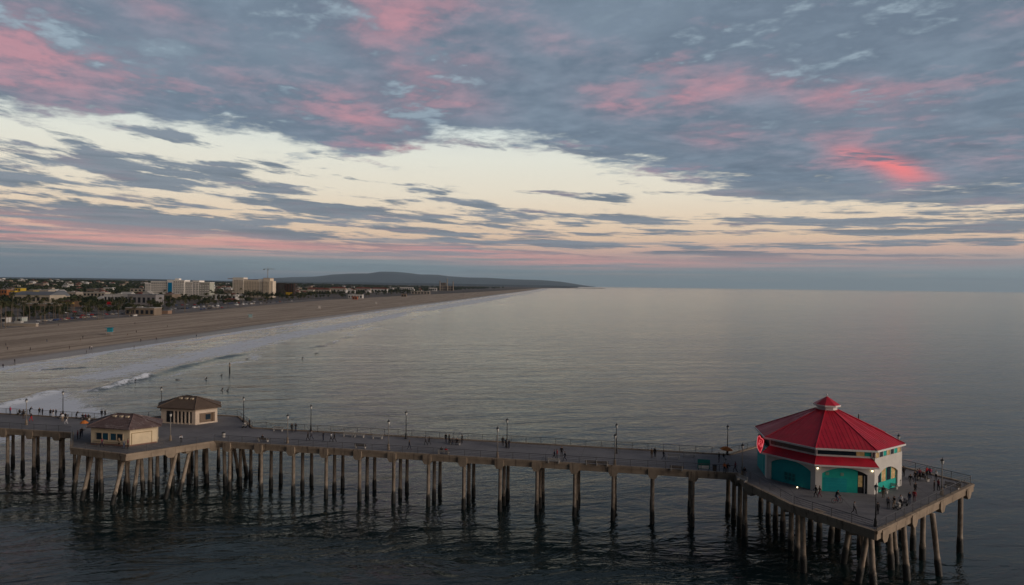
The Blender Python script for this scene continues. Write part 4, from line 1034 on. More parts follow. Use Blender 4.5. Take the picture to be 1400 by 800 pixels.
def person(pose, loc, face, top, legs, label, group=None, scale=1.0, hair=None):
    if pose not in POSE: POSE[pose] = skin_person(pose)
    o = link('person', POSE[pose]); o.location = loc; o.rotation_euler = (0, 0, R(face)); o.scale = (scale,)*3
    for i, k in ((1, top), (2, legs)) + (((3, hair),) if hair else ()):
        o.material_slots[i].link = 'OBJECT'; o.material_slots[i].material = cloth(k)
    tag(o, label, 'person', group); return o
DZ = DECK+0.005
PEOPLE = [  # foot pixel, pose, facing in degrees, top, legs, label
    (14, 567, 'stand', 170, 'pink', 'denim', 'person in bright pink jacket by the far railing at the landward end'),
    (32, 573, 'stand', 20, 'black', 'brown', 'person in black standing close behind the pale landward lamp post'),
    (40.5, 566.5, 'lean', -8, 'black', 'black', 'person in black leaning on the far railing just past the landward lamp'),
    (42.5, 576.5, 'walk', 90, 'black', 'red', 'person in black top and red trousers walking near the landward lamp post'),
    (54, 568.5, 'talk', 200, 'black', 'navy', 'person in black facing a friend at the far railing, the landward one of the pair'),
    (58, 568.8, 'stand', 160, 'navy', 'black', 'person in navy facing a friend at the far railing, the seaward one of the pair'),
    (69, 569.5, 'stand', 200, 'black', 'black', 'person in black, landward one of three in front of white surf'),
    (72.8, 570.5, 'talk', 180, 'black', 'white', 'person in black with white trousers, middle one of three before white surf'),
    (76.5, 570, 'stand', 160, 'black', 'navy', 'person in black, seaward one of three in front of white surf'),
    (85.5, 577, 'stand', 60, 'white', 'tan', 'person in white standing below the dark lamp post nearest the kiosks'),
    (90.5, 580.5, 'walk', 90, 'black', 'white', 'person in black top and white trousers walking towards the rusty roofed kiosk'),
    (104.3, 572.5, 'lean', -6, 'black', 'black', 'person in black leaning alone on the far railing before the kiosks'),
    (139, 571.5, 'stand', 10, 'black', 'black', 'shorter person in black just above the rusty kiosk roof'),
    (143.5, 571.2, 'talk', -10, 'black', 'black', 'taller person in black just above the rusty kiosk roof'),
    (106.2, 601, 'stand', 120, 'maroon', 'black', 'person in maroon at the slanted railing beside the rusty roofed kiosk'),
    (109.6, 600, 'stand', 130, 'black', 'black', 'person in black beside a friend in maroon at the slanted railing'),
    (112.0, 597.5, 'talk', 190, 'black', 'navy', 'person in black and navy below the orange parasol by the rusty kiosk'),
    (139.5, 611.5, 'walk', 90, 'maroon', 'navy', 'person in maroon walking past the blue kiosk windows'),
    (162.5, 610.2, 'stand', 0, 'tan', 'brown', 'person in tan waiting at the kiosk counter'),
    (169.5, 614, 'stand', 60, 'grey', 'denim', 'person in grey at the kiosk corner, landward one of two'),
    (174.8, 613.5, 'stand', -60, 'maroon', 'black', 'person in maroon at the kiosk corner, seaward one of two'),
    (247.5, 606, 'lean', 215, 'white', 'black', 'person in white top leaning on the near railing between the kiosks'),
    (341, 584.5, 'stand', -90, 'black', 'black', 'person in black pushing a pale pram by the corner lamp post'),
    (399, 591.2, 'stand', 30, 'black', 'black', 'shorter person in black at the far railing beside the pale lamp post'),
    (404.2, 590.6, 'talk', 60, 'black', 'navy', 'taller person in black at the far railing beside the pale lamp post'),
    (421, 603, 'walk', 95, 'black', 'black', 'person in black walking below the dark far lamp, landward one of two'),
    (425.8, 601.5, 'walk', 90, 'grey', 'navy', 'person in grey walking below the dark far lamp, seaward one of two'),
    (442, 602.8, 'stand', 90, 'black', 'navy', 'tall person in black walking alone in the middle of the deck'),
    (453, 604.2, 'walk', 90, 'white', 'black', 'person in white top walking just ahead of a friend in black'),
    (457.2, 604.6, 'walk', 92, 'black', 'black', 'person in black walking beside a friend in a white top'),
    (559.5, 614.5, 'walk', -90, 'black', 'navy', 'person in black walking alone near the pale second lamp post'),
    (582.3, 609, 'walk', 90, 'grey', 'black', 'person in grey walking, landward one of a pair past the dark far lamp'),
    (586.8, 608.4, 'walk', 90, 'black', 'black', 'person in black walking, seaward one of a pair past the dark far lamp'),
    (609.5, 605.5, 'stand', 0, 'black', 'navy', 'person in black standing at the landward end of the far bench'),
    (613.8, 606.5, 'talk', -50, 'black', 'black', 'person in black gesturing beside the far bench'),
    (631.6, 606.6, 'stand', 80, 'black', 'black', 'tall person in black at the seaward end of the far bench'),
    (687.5, 610.3, 'stand', 20, 'black', 'black', 'person in black at the far railing just landward of a dark lamp post'),
    (691.8, 612.3, 'stand', -30, 'grey', 'black', 'person in grey right beside the dark lamp post halfway along'),
    (696, 613.4, 'stand', 60, 'black', 'navy', 'person in black and navy just seaward of the dark lamp halfway along'),
    (761.5, 627.5, 'stand', 110, 'red', 'black', 'person in bright red top in the middle of the walkway'),
    (767.8, 624.5, 'stand', 200, 'black', 'black', 'tall person in black next to the person in red'),
    (758, 629, 'walk', 90, 'navy', 'black', 'person in navy just landward of the person in red'),
    (772.3, 630.8, 'walk', 100, 'black', 'navy', 'person in black just seaward of the person in red'),
    (891, 626.5, 'stand', 30, 'brown', 'brown', 'person in brown at the far railing, landward one of a pair'),
    (895.2, 625.4, 'stand', -30, 'black', 'black', 'person in black at the far railing, seaward one of a pair'),
    (907.3, 628.8, 'walk', -90, 'black', 'navy', 'person in black striding past the last far bench'),
    (983, 632.4, 'stand', 90, 'black', 'black', 'person in all black below the orange parasol near the restaurant'),
    (989, 633.2, 'talk', -60, 'black', 'white', 'person in black top and white trousers below the orange parasol'),
    (990.6, 647.5, 'stand', 160, 'orange', 'black', 'person in orange at the near railing before the restaurant'),
    (994.2, 646.8, 'lean', 190, 'black', 'black', 'person in black beside the person in orange at the near railing'),
    (1005.2, 646.2, 'walk', 60, 'maroon', 'black', 'person in maroon walking towards the restaurant sign'),
    (1017.8, 653.8, 'stand', 200, 'black', 'grey', 'person in black beside the inner corner lamp post'),
    (1115.4, 680, 'walk', 92, 'black', 'black', 'person in black walking past the white pillar between the teal arches'),
    (1120.6, 680.4, 'walk', 92, 'brown', 'maroon', 'person in brown walking just ahead of a friend in black by the arches'),
    (1167.8, 703, 'walk', -120, 'grey', 'black', 'person in grey crossing the dark deck below the roller door'),
    (1200.2, 704, 'stand', 30, 'black', 'black', 'person in black standing beside the nearest corner lamp post'),
    (1207.5, 681, 'stand', 10, 'black', 'brown', 'person in black standing in front of the white terrace bench'),
    (1214.3, 696, 'stand', 150, 'grey', 'black', 'person in grey at the terrace edge, closest of the row to the corner lamp'),
    (1222.4, 695, 'talk', 110, 'black', 'tan', 'person in black and tan by the pushchairs at the terrace edge'),
    (1231, 694, 'stand', 160, 'white', 'black', 'person in white top by the pushchairs at the terrace edge'),
    (1243.3, 689, 'stand', 120, 'navy', 'denim', 'person in navy and denim at the terrace edge beside someone in red'),
    (1249.8, 686.2, 'stand', 150, 'red', 'maroon', 'person all in red standing at the terrace edge'),
    (1251.2, 675, 'stand', 200, 'black', 'black', 'person in black in the middle of the terrace behind someone in red'),
    (1244.6, 664, 'walk', 150, 'black', 'grey', 'person in black and grey walking across the terrace towards the benches'),
    (1251, 659, 'talk', 120, 'black', 'black', 'person in black in the dark cluster at the back of the terrace'),
    (1254, 657, 'stand', 240, 'navy', 'black', 'person in navy in the dark cluster at the back of the terrace'),
    (1257.3, 656, 'stand', 20, 'maroon', 'black', 'person in maroon in the dark cluster at the back of the terrace'),
    (1267.2, 653.5, 'stand', 30, 'red', 'black', 'person in red top at the back terrace railing'),
    (1271.2, 653.8, 'talk', -40, 'pink', 'navy', 'person in pink top at the back terrace railing'),
    (1279.5, 657.5, 'stand', 170, 'white', 'black', 'person in white top near the back terrace railing'),
    (1277.3, 672, 'stand', 60, 'black', 'black', 'person in black by the terrace lamp post, farther of two from it'),
    (1282.6, 671.2, 'talk', -70, 'maroon', 'black', 'person in maroon right beside the terrace lamp post'),
    (1235.6, 652, 'stand', 20, 'black', 'black', 'person in black at the white corner pillar of the restaurant'),
]
for px, py, po, fa, tp, lg, lab in PEOPLE:
    w = at(px, py, DECK); s, t = (w-P0).dot(PU), (w-P0).dot(PN)
    person(po, (w.x, w.y, DZ), fa+math.degrees(PA), tp, lg, lab, 'people on the pier', random.uniform(.94, 1.04))

# ------------------------------------------------------------------ pier furniture
M_BENCH = mat('pale_bench', (0.40, 0.385, 0.35), 0.8, 0.15, 2)
M_BENCHD = mat('brown_bench', (0.12, 0.095, 0.07), 0.8, 0.2, 2)
def bench_proto(m):
    t = thing('pier_bench', 'x', 'bench', (0, 0, 0), 0, 'benches along the pier')
    b = MB()
    for y in (-.16, 0, .16): b.box((0, y, .44), (2.1, .13, .05))
    b.build('seat', m, t)
    b = MB(); b.box((0, -.27, .60), (2.1, .05, .12)); b.box((0, -.30, .78), (2.1, .05, .12)); b.build('backrest', m, t)
    for x in (-.85, .85):
        b = MB(); b.box((x, 0, .2), (.14, .44, .4)); b.box((x, -.325, .55), (.1, .06, .66)); b.build('leg', M_BENCH, t)
    return t
BP = {'p': bench_proto(M_BENCH), 'd': bench_proto(M_BENCHD)}; bused = set()
def bench(px, py, face, k, label, dz=0.0):
    w = at(px, py, DECK)
    if k not in bused: o = BP[k]; bused.add(k); o['label'] = label
    else: o = dup(BP[k], (0, 0, 0), 0, label)
    o.location = (w.x, w.y, DECK); o.rotation_euler = (0, 0, R(face)+PA); return o
def sitters(px, py, face, L):
    w = at(px, py, DECK); a = R(face)+PA
    for dx, tp, lg, lab in L: person('sit', (w.x+dx*math.cos(a), w.y+dx*math.sin(a), DECK), math.degrees(a), tp, lg, lab, 'people on the pier')
bench(29.5, 567.5, 180, 'd', 'dark bench with two seated people at the landward far railing'); sitters(29.5, 567.5, 180, [(-.5, 'black', 'navy', 'person in black sitting on the landward bench, nearer the lamp post'), (.5, 'black', 'black', 'person in black sitting on the landward bench, farther from the lamp post')])
bench(86.5, 572.5, 180, 'd', 'dark bench at the foot of the lamp post nearest the kiosks'); sitters(86.5, 572.5, 180, [(-.5, 'black', 'black', 'person in black sitting under the lamp, seaward one of two'), (.5, 'navy', 'black', 'person in navy sitting under the lamp, landward one of two')])
bench(117, 574, 180, 'd', 'dark bench at the far railing before the rusty roofed kiosk'); sitters(117, 574, 180, [(-.7, 'black', 'brown', 'person in black and brown, seaward sitter on the bench before the kiosk'), (0, 'maroon', 'black', 'person in maroon sitting between two others on the bench before the kiosk'), (.7, 'black', 'navy', 'person in black and navy, landward sitter on the bench before the kiosk')])
bench(360, 604, 0, 'd', 'brown bench with one sitter at the near edge just seaward of the kiosks'); sitters(360, 604, 0, [(-.2, 'black', 'brown', 'person in black sitting alone at the near edge seaward of the kiosks')])
bench(380, 589.5, 180, 'p', 'pale bench at the far railing beside two people in black')
bench(476, 597, 180, 'p', 'pale bench at the far railing, landward one of a row of three')
bench(491, 598, 180, 'p', 'pale bench at the far railing, middle one of a row of three')
bench(516, 600, 180, 'p', 'pale bench at the far railing, seaward one of a row of three')
bench(622, 608, 180, 'd', 'brown bench between standing people at the far railing'); sitters(622, 608, 180, [(-.4, 'black', 'black', 'person in black sitting on the far bench between standing people'), (.4, 'grey', 'navy', 'person in grey sitting on the far bench between standing people')])
bench(493, 613, 0, 'd', 'brown bench at the near edge landward of the second pale lamp')
bench(606.5, 621.5, 0, 'p', 'pale bench with two people sitting close together at the near edge'); sitters(606.5, 621.5, 0, [(-.4, 'black', 'navy', 'person in black sitting on the pale near bench, landward of two'), (.4, 'red', 'black', 'person in red sitting on the pale near bench, seaward of two')])
bench(757, 633, 0, 'p', 'pale bench at the near edge below the person in red')
bench(809, 636, 0, 'd', 'long brown bench at the near edge just landward of the last pale lamp')
bench(823, 637, 0, 'd', 'brown bench at the near edge right beside the last pale lamp')
bench(921, 628, 180, 'p', 'pale bench at the far railing, landward of the last two')
bench(942, 625, 180, 'p', 'pale bench at the far railing, last one before the orange parasol')
bench(925, 643.5, 0, 'd', 'brown bench at the near edge just landward of the teal notice board')
bench(1014, 658.5, 120, 'p', 'white bench at the inner corner below the lamp post')
bench(1204, 673, -40+0, 'p', 'white bench against the restaurant wall, nearer the lit wall lamp')
bench(1217.5, 667, -40, 'p', 'white bench against the restaurant wall below the arched window')
bench(1301, 668.5, 135, 'd', 'brown bench at the outer terrace corner beyond the lamp post')
bench(1262, 656.5, -60, 'd', 'brown bench at the back of the crowded terrace'); sitters(1262, 656.5, -60, [(0, 'black', 'denim', 'person in black sitting on the bench at the back of the terrace')])
def bin_(px, py, label, m):
    w = at(px, py, DECK); t = thing('litter_bin', label, 'bin', (w.x, w.y, DECK), PA, 'bins on the pier')
    b = MB(); b.lathe([(.28, 0), (.31, .1), (.33, .8)], n=10); b.build('body', m, t)
    b = MB(); b.lathe([(.35, .8), (.34, .9), (.18, 1.02), (.05, 1.05)], n=10); b.build('lid', M_IRON, t)
bin_(977, 643.5, 'brown litter bin between the teal notice board and person in orange', M_BENCHD)
bin_(126.5, 580, 'pale litter bin in front of the rusty roofed kiosk near the benches', M_BENCH)
bin_(305.6, 598, 'squat pale bin at the corner where slanted edge meets the walkway', M_BENCH)
bin_(1228.5, 664, 'pale litter bin at the corner pillar beside the terrace benches', M_BENCH)
bin_(1311, 668, 'dark litter bin at the outermost terrace corner', M_IRON)
w = at(962, 644.5, DECK); t = thing('notice_board', 'teal notice board with a white panel at the near railing', 'notice board', (w.x, w.y, DECK), PA)
for x in (-.8, .8):
    b = MB(); b.tube((x, 0, 0), (x, 0, 1.2), .05); b.build('post', M_IRON, t)
b = MB(); b.box((0, -.06, 1.15), (1.9, .1, 1.5)); bd = b.build('board', mat('board_teal', (.01, .13, .12), .6, .1), t)
b = MB(); b.box((0, -.125, .75), (1.6, .02, .5)); b.build('notice', mat('paper_white', (.6, .62, .6), .8, .12, 4), bd)
def parasol(px, py, label, h, r, tilt):
    w = at(px, py, DECK); t = thing('parasol', label, 'parasol', (w.x, w.y, DECK), PA, 'orange parasols on the pier')
    b = MB(); b.lathe([(.3, 0), (.3, .08), (.05, .12)], n=10); b.build('base', M_IRON, t)
    b = MB(); b.tube((0, 0, .1), (tilt*.5, 0, h), .025); b.build('pole', M_POLEC, t)
    b = MB(); n = 8
    b.rings([[(tilt*.5+r*f*math.cos(2*math.pi*k/n), r*f*math.sin(2*math.pi*k/n), h-z+tilt*r*f*-.25*math.cos(2*math.pi*k/n)) for k in range(n)] for f, z in ((1.0, .55), (.98, .50), (.6, .2), (.05, 0))])
    b.build('canopy', mat('orange_canvas', (.60, .19, .045), .85, .12), t)
parasol(114.5, 588, 'faded orange parasol over people by the rusty roofed kiosk', 1.9, .75, .2)
parasol(991.5, 628, 'orange parasol at the foot of the dark lamp near the restaurant', 2.2, 1.1, .3)
def pram(px, py, face, label, m):
    w = at(px, py, DECK); t = thing('pushchair', label, 'pushchair', (w.x, w.y, DECK), R(face), 'pushchairs on the pier')
    b = MB(); b.box((0, 0, .5), (.45, .7, .12)); b.box((0, -.3, .72), (.45, .1, .45)); b.build('seat', m, t)
    b = MB(); b.lathe([(.30, .78), (.30, .9), (.22, 1.02), (.04, 1.06)], (0, -.1, 0), 10); b.build('hood', m, t)
    b = MB()
    for x in (-.24, .24): b.tube((x, .3, .15), (x, -.35, .75), .018); b.tube((x, -.3, .15), (x, .15, .5), .018); b.tube((x, -.35, .75), (x, -.6, 1.0), .018)
    b.tube((-.24, -.6, 1.0), (.24, -.6, 1.0), .02); b.build('frame', M_IRON, t)
    for x in (-.26, .26):
        for y in (-.3, .3):
            b = MB(); b.path([(x-.02, y, .14), (x+.02, y, .14)], [.14, .14], 10); b.build('wheel', M_IRON, t)
pram(334, 585, 90, 'pale pram pushed by a person in black near the corner lamp post', M_BENCH)
pram(1226.5, 697, 30, 'pale pushchair between people at the terrace edge, nearer the corner lamp', M_BENCH)
pram(1236.5, 691.5, 60, 'grey pushchair at the terrace edge between white top and navy people', mat('grey_canvas', (.16, .16, .17), .9, .1))
def bicycle(px, py, face, label):
    w = at(px, py, DECK); t = thing('bicycle', label, 'bicycle', (w.x, w.y, DECK+.005), R(face))
    for y in (-.52, .52):
        b = MB(); pts = [(0, y+.33*math.cos(a), .34+.33*math.sin(a)) for a in np.linspace(0, 2*math.pi, 17)]; b.path(pts, [.028]*17, 6); wh = b.build('wheel', M_IRON, t)
        b = MB()
        for a in np.linspace(0, math.pi, 6)[:-1]: b.tube((0, y+.31*math.cos(a), .34+.31*math.sin(a)), (0, y-.31*math.cos(a), .34-.31*math.sin(a)), .005, n=4)
        b.build('spokes', M_RAIL, wh)
    b = MB()
    for p, q in (((0, -.52, .34), (0, -.02, .32)), ((0, -.02, .32), (0, -.2, .85)), ((0, -.52, .34), (0, -.16, .75)), ((0, -.02, .32), (0, .38, .82)), ((0, -.16, .76), (0, .38, .84)), ((0, .38, .95), (0, .52, .34))): b.tube(p, q, .022, n=6)
    b.build('frame', mat('bicycle_red', (.30, .03, .03), .4, .0), t)
    b = MB(); b.tube((-.25, .42, 1.0), (.25, .42, 1.0), .018); b.tube((0, .38, .9), (0, .42, 1.0), .018); b.build('handlebar', M_IRON, t)
    b = MB(); b.box((0, -.22, .9), (.14, .26, .06)); b.build('saddle', M_IRON, t, bevel=.02)
    return t
w = at(1144.5, 688, DECK); bicycle(1144.5, 688, -80, 'bicycle ridden past the roller door of the restaurant')
d = Vector((math.sin(R(80)), math.cos(R(80)), 0)); person('ride', (w.x-.20*d.x, w.y-.20*d.y, DECK+.01), -80, 'black', 'denim', 'person in black riding a bicycle past the roller door')
b = MB(); c = at(1090, 667, DECK); b.lathe([(.07, 0), (.09, .1), (.05, .16)], (0, 0, 0), 10); o = b.build('deck_lamp', M_LAMPON, None, True); o.location = c; tag(o, 'small lit lamp on the deck before the landward teal arch', 'lamp')

# ------------------------------------------------------------------ surfers, marker post and beach goers
M_BOARD = mat('white_surfboard', (.55, .55, .52), .4, .05); M_BOARDD = mat('dark_surfboard', (.06, .06, .065), .4, .05)
def board_mesh(m):
    b = MB(); n = 12; rs = []
    for k in range(n+1):
        y = -1.0+2.0*k/n; w_ = .27*max(.02, (1-abs(y)**2.6)); rs.append([(w_*math.cos(a), y, .02+.05*max(0, y-.5)**2+.035*math.sin(a)) for a in np.linspace(0, 2*math.pi, 9)[:-1]])
    b.rings(rs); return b.mesh('surfboard', m)
BM = [board_mesh(M_BOARD), board_mesh(M_BOARDD)]
SURF = [(185.5, 522, 'alone just seaward of the curling wave'), (243, 520, 'alone between the curling wave and the two kiosks, upper one'), (282.5, 519, 'landward one of the pair beyond the brown kiosk roof'),
        (303.5, 514, 'seaward one of the pair beyond the brown kiosk roof'), (304.5, 533.5, 'smaller one of two floating close together above the corner lamp'), (312, 534.5, 'bigger one of two floating close together above the corner lamp'),
        (338.5, 491, 'near the tail of the long breaking wave'), (257, 541.5, 'directly above the ridge of the brown kiosk roof'), (414, 490.5, 'far out beside the marker post'), (433, 483.5, 'farthest out below the unbroken wave')]
for i, (px, py, txt) in enumerate(SURF):
    w = at(px, py, 0.0); po = ('sit', 'paddle')[i in (1, 6, 7, 9)]; a = random.uniform(60, 130)
    o = link('surfboard', BM[i % 2]); o.location = (w.x, w.y, 0.10 if po == 'paddle' else -.02); o.rotation_euler = (R(0 if po == 'paddle' else 14), 0, R(a)); tag(o, f'{("white", "dark")[i % 2]} surfboard under the surfer {txt}', 'surfboard', 'surfboards in the sea')
    person(po, (w.x, w.y, -.30 if po == 'sit' else 0.02), a, 'black', 'black', f'surfer in black wetsuit {txt}', 'surfers in the sea', 1.12)
w = at(314, 508, 0.0); t = thing('marker_post', 'dark marker post standing in the sea beyond the breaking wave', 'post', w)
b = MB(); b.lathe([(.32, -3), (.30, 3.4), (.24, 3.9)], n=8); b.build('post', M_PILE, t); b = MB(); b.lathe([(.34, 3.2), (.34, 3.5)], n=8); b.build('collar', M_IRON, t)
BEACH = [(8, 473.5, 'black', 'navy', 'alone on dry sand at the landward frame edge'), (10.3, 478.5, 'grey', 'black', 'just below another at the landward frame edge'), (41.5, 479.5, 'black', 'black', 'alone on the sand between the frame edge and the wet strip'),
         (64, 467.8, 'black', 'denim', 'alone halfway up the dry sand'), (79.6, 445.8, 'black', 'black', 'at the very top of the beach by the tall palms'), (95, 477.5, 'brown', 'black', 'near the wet sand, landward of a bigger pair'),
         (110, 466.8, 'black', 'tan', 'landward one of two below the turquoise hut'), (113.3, 463.2, 'black', 'black', 'seaward one of two below the turquoise hut'), (122.6, 478, 'black', 'navy', 'in black, darker one of the pair on the wet sand'),
         (125.3, 477.8, 'white', 'black', 'in white top, paler one of the pair on the wet sand'), (118, 483.5, 'black', 'black', 'wading in the swash below the pair on wet sand'), (184.5, 443.5, 'grey', 'black', 'far up the beach beyond the turquoise hut'),
         (186.5, 455.5, 'black', 'black', 'on dry sand a little seaward of the turquoise hut'), (174.3, 459, 'brown', 'tan', 'sitting low on sand just past the turquoise hut'), (192.5, 467.5, 'black', 'navy', 'on the wet strip straight below the big white hotel'),
         (183.3, 476.5, 'black', 'grey', 'wading in shallow water below the white hotel'), (213.6, 465, 'black', 'black', 'strolling on wet sand below the hotel with the blue panel'), (20, 496.5, 'black', 'black', 'bigger one walking in the swash at the landward frame edge'),
         (4.3, 503.5, 'black', 'navy', 'in the swash closest to the landward frame edge'), (268.5, 461, 'black', 'denim', 'at the waterline below the gap between the hotels'), (229, 447.5, 'brown', 'black', 'high on the sand below the blue hotel panel')]
for i, (px, py, tp, lg, txt) in enumerate(BEACH):
    w = at(px, py, 0.9)
    for _ in range(4): w = at(px, py, max(-.25, gz(w.x, w.y)))
    person(('walk', 'stand', 'talk')[i % 3] if 'sitting' not in txt else 'sit', (w.x, w.y, max(-.25, gz(w.x, w.y))-.02), random.uniform(0, 360), tp, lg, 'beach goer '+txt, 'people on the beach', 1.12)
#@@PEOPLE@@

# ------------------------------------------------------------------ town: buildings
BLD = {}
def bmat(c): return mat('render_%d_%d_%d' % tuple(int(v*100) for v in c), c, 0.85, 0.10, 0.12)
M_FLAT = mat('flat_roofing', (0.20, 0.195, 0.19), 0.9, 0.15, 0.08); M_GREYR = mat('grey_metal_roof', (0.15, 0.165, 0.18), 0.6, 0.12, 0.08)
M_TERRA = mat('terracotta_roof', (0.165, 0.060, 0.042), 0.85, 0.2, 0.3); M_PALER = mat('pale_roof', (0.42, 0.41, 0.38), 0.85, 0.1, 0.1); M_BROWNR = mat('brown_roof', (0.10, 0.075, 0.06), 0.85, 0.2, 0.2)
M_TWIN = mat('far_window', (0.025, 0.03, 0.038), 0.25, 0.1, 1, 0.5)
def spot(px, ybase, dz=0.0):
    """ground point seen at that pixel"""
    w = at(px, ybase, 4.0)
    for _ in range(6): w = at(px, ybase, gz(w.x, w.y))
    return Vector((w.x, w.y, gz(w.x, w.y)+dz))
def building(name, label, cat, px0, px1, ytop, ybase, depth, wall, roof='flat', rm=None, win=(0, 0), group=None, rz=None, parent_extra=None):
    c = spot((px0+px1)/2, ybase); k = c.y/FPX
    w = (px1-px0)*k*0.98; h = (ybase-ytop)*k
    az = math.atan2(c.x, c.y); rz = R(-2) if rz is None else rz
    t = thing(name, label, cat, (c.x, c.y, c.z-0.6), rz, group)
    w = w/max(0.6, math.cos(az)) * (1.0 if depth < 4 else 0.86)
    rh = {'flat': 0.0, 'gable': min(h*0.4, 5.0), 'hip': min(h*0.4, 5.0), 'gable_front': min(h*0.45, 9.0)}[roof]
    hw = h - rh
    b = MB(); b.box((0, depth/2, hw/2), (w, depth, hw)); b.build('wall', bmat(wall), t)
    rm = rm or M_FLAT
    b = MB(); o = 0.5
    if roof == 'flat':
        b.box((0, depth/2, hw+0.25), (w+0.5, depth+0.5, 0.5))
        if w > 14: b.box((w*random.uniform(-.25, .25), depth*.5, hw+1.1), (min(5, w*.2), 3, 1.2))
    else:
        x0, x1, y0, y1 = -w/2-o, w/2+o, -o, depth+o; z0, z1 = hw+0.01, hw+rh
        if roof == 'gable_front': rd = [(0, y0, z1), (0, y1, z1)]
        else:
            i = min(depth/2, w/2)*(0.8 if roof == 'hip' else 0.0); rd = [(x0+i, depth/2, z1), (x1-i, depth/2, z1)]
        A = [(x0, y0, z0), (x1, y0, z0), (x1, y1, z0), (x0, y1, z0)]
        b.poly(list(reversed(A)))
        if roof == 'gable_front':
            b.poly([A[0], rd[0], rd[1], A[3]]); b.poly([A[1], A[2], rd[1], rd[0]]); b.poly([A[0], A[1], rd[0]]); b.poly([A[2], A[3], rd[1]])
        else:
            b.poly([A[0], A[1], rd[1], rd[0]]); b.poly([A[2], A[3], rd[0], rd[1]]); b.poly([A[1], A[2], rd[1]]); b.poly([A[3], A[0], rd[0]])
    b.build('roof', rm, t)
    if roof == 'gable_front':
        b = MB(); b.poly([(-w/2+.6, -o-.05, hw+.3), (w/2-.6, -o-.05, hw+.3), (0, -o-.05, hw+rh-.5)]); b.poly([(w/2-.6, -o-.25, hw+.3), (-w/2+.6, -o-.25, hw+.3), (0, -o-.25, hw+rh-.5)]); b.build('gable', bmat(wall), t)
    nx, nz = win
    for i in range(nx):
        for j in range(nz):
            b = MB(); ww = w/nx*0.55; wh = hw/nz*0.5; b.box((-w/2+w/nx*(i+.5), -0.06, hw/nz*(j+.5)), (ww, 0.1, wh)); b.build('window', M_TWIN, t)
    return t, w, hw, k
# big white hotel with a blue stripe
def hotel_one():
    c = spot(243, 409); k = c.y/FPX; t = thing('hotel', 'long white balconied hotel tower with a tall bright blue stripe', 'hotel', (c.x, c.y, c.z-.5), R(-4))
    Wm = mat('hotel_white', (0.80, 0.77, 0.70), 0.8, 0.06, 0.1); G2 = mat('hotel_side', (0.42, 0.43, 0.36), 0.8, 0.08, 0.1)
    X = lambda px: (px-243)*k*1.10
    Z = lambda py: (409-py)*k+.5
    for x0, x1, yt, d in ((200.5, 208, 388, 16), (208, 229.5, 385.3, 18), (229.5, 252, 383.4, 20), (252, 262, 385.5, 18), (262, 270.5, 383.8, 19), (270.5, 284, 386, 18)):
        b = MB(); b.box(((X(x0)+X(x1))/2, d/2+(0 if d < 20 else -1.2), Z(yt)/2), (X(x1)-X(x0)-.02, d, Z(yt))); wl = b.build('wall', Wm if x1 < 280 else G2, t)
        b = MB(); b.box(((X(x0)+X(x1))/2, d/2+(0 if d < 20 else -1.2), Z(yt)+.45), (X(x1)-X(x0)+.3, d+.4, .8)); b.build('parapet', Wm, wl)
    def bays(x0, x1, yt, n, y0):
        for i in range(n):
            xa = X(x0)+(X(x1)-X(x0))*(i+.5)/n; wd = (X(x1)-X(x0))/n*.56
            b = MB(); zt = Z(yt)-1.4
            b.box((xa, y0-.06, zt/2), (wd, .1, zt)); bay = b.build('window_bay', M_TWIN, t)
            b = MB(); nf = int(zt/3.3)
            b.box((xa, y0-.45, zt/2), (.12, .6, zt-.4))
            for j in range(nf): b.box((xa, y0-.5, j*3.3+1.0), (wd*1.02, .75, 1.0))
            b.build('balcony_slat', Wm, bay)
    bays(200.8, 207.8, 388, 3, 0); bays(208.3, 229, 385.3, 8, 0); bays(237.5, 251.5, 383.6, 5, -1.2); bays(252.3, 261.8, 385.5, 4, 0); bays(262.6, 270, 384.2, 2, 0); bays(270.8, 283.6, 386, 4, 0)
    b = MB(); b.box(((X(230.8)+X(236))/2, -1.5, (Z(386.5)+Z(400.5))/2), (X(236)-X(230.8), .3, Z(386.5)-Z(400.5))); b.build('blue_panel', mat('blue_glass_panel', (0.0, 0.21, 0.42), 0.35, 0.1, .2), t)
    b = MB(); b.box((X(240), 9, Z(383.4)+2.2), (8, 8, 3)); b.build('rooftop_plant', Wm, t)
hotel_one()
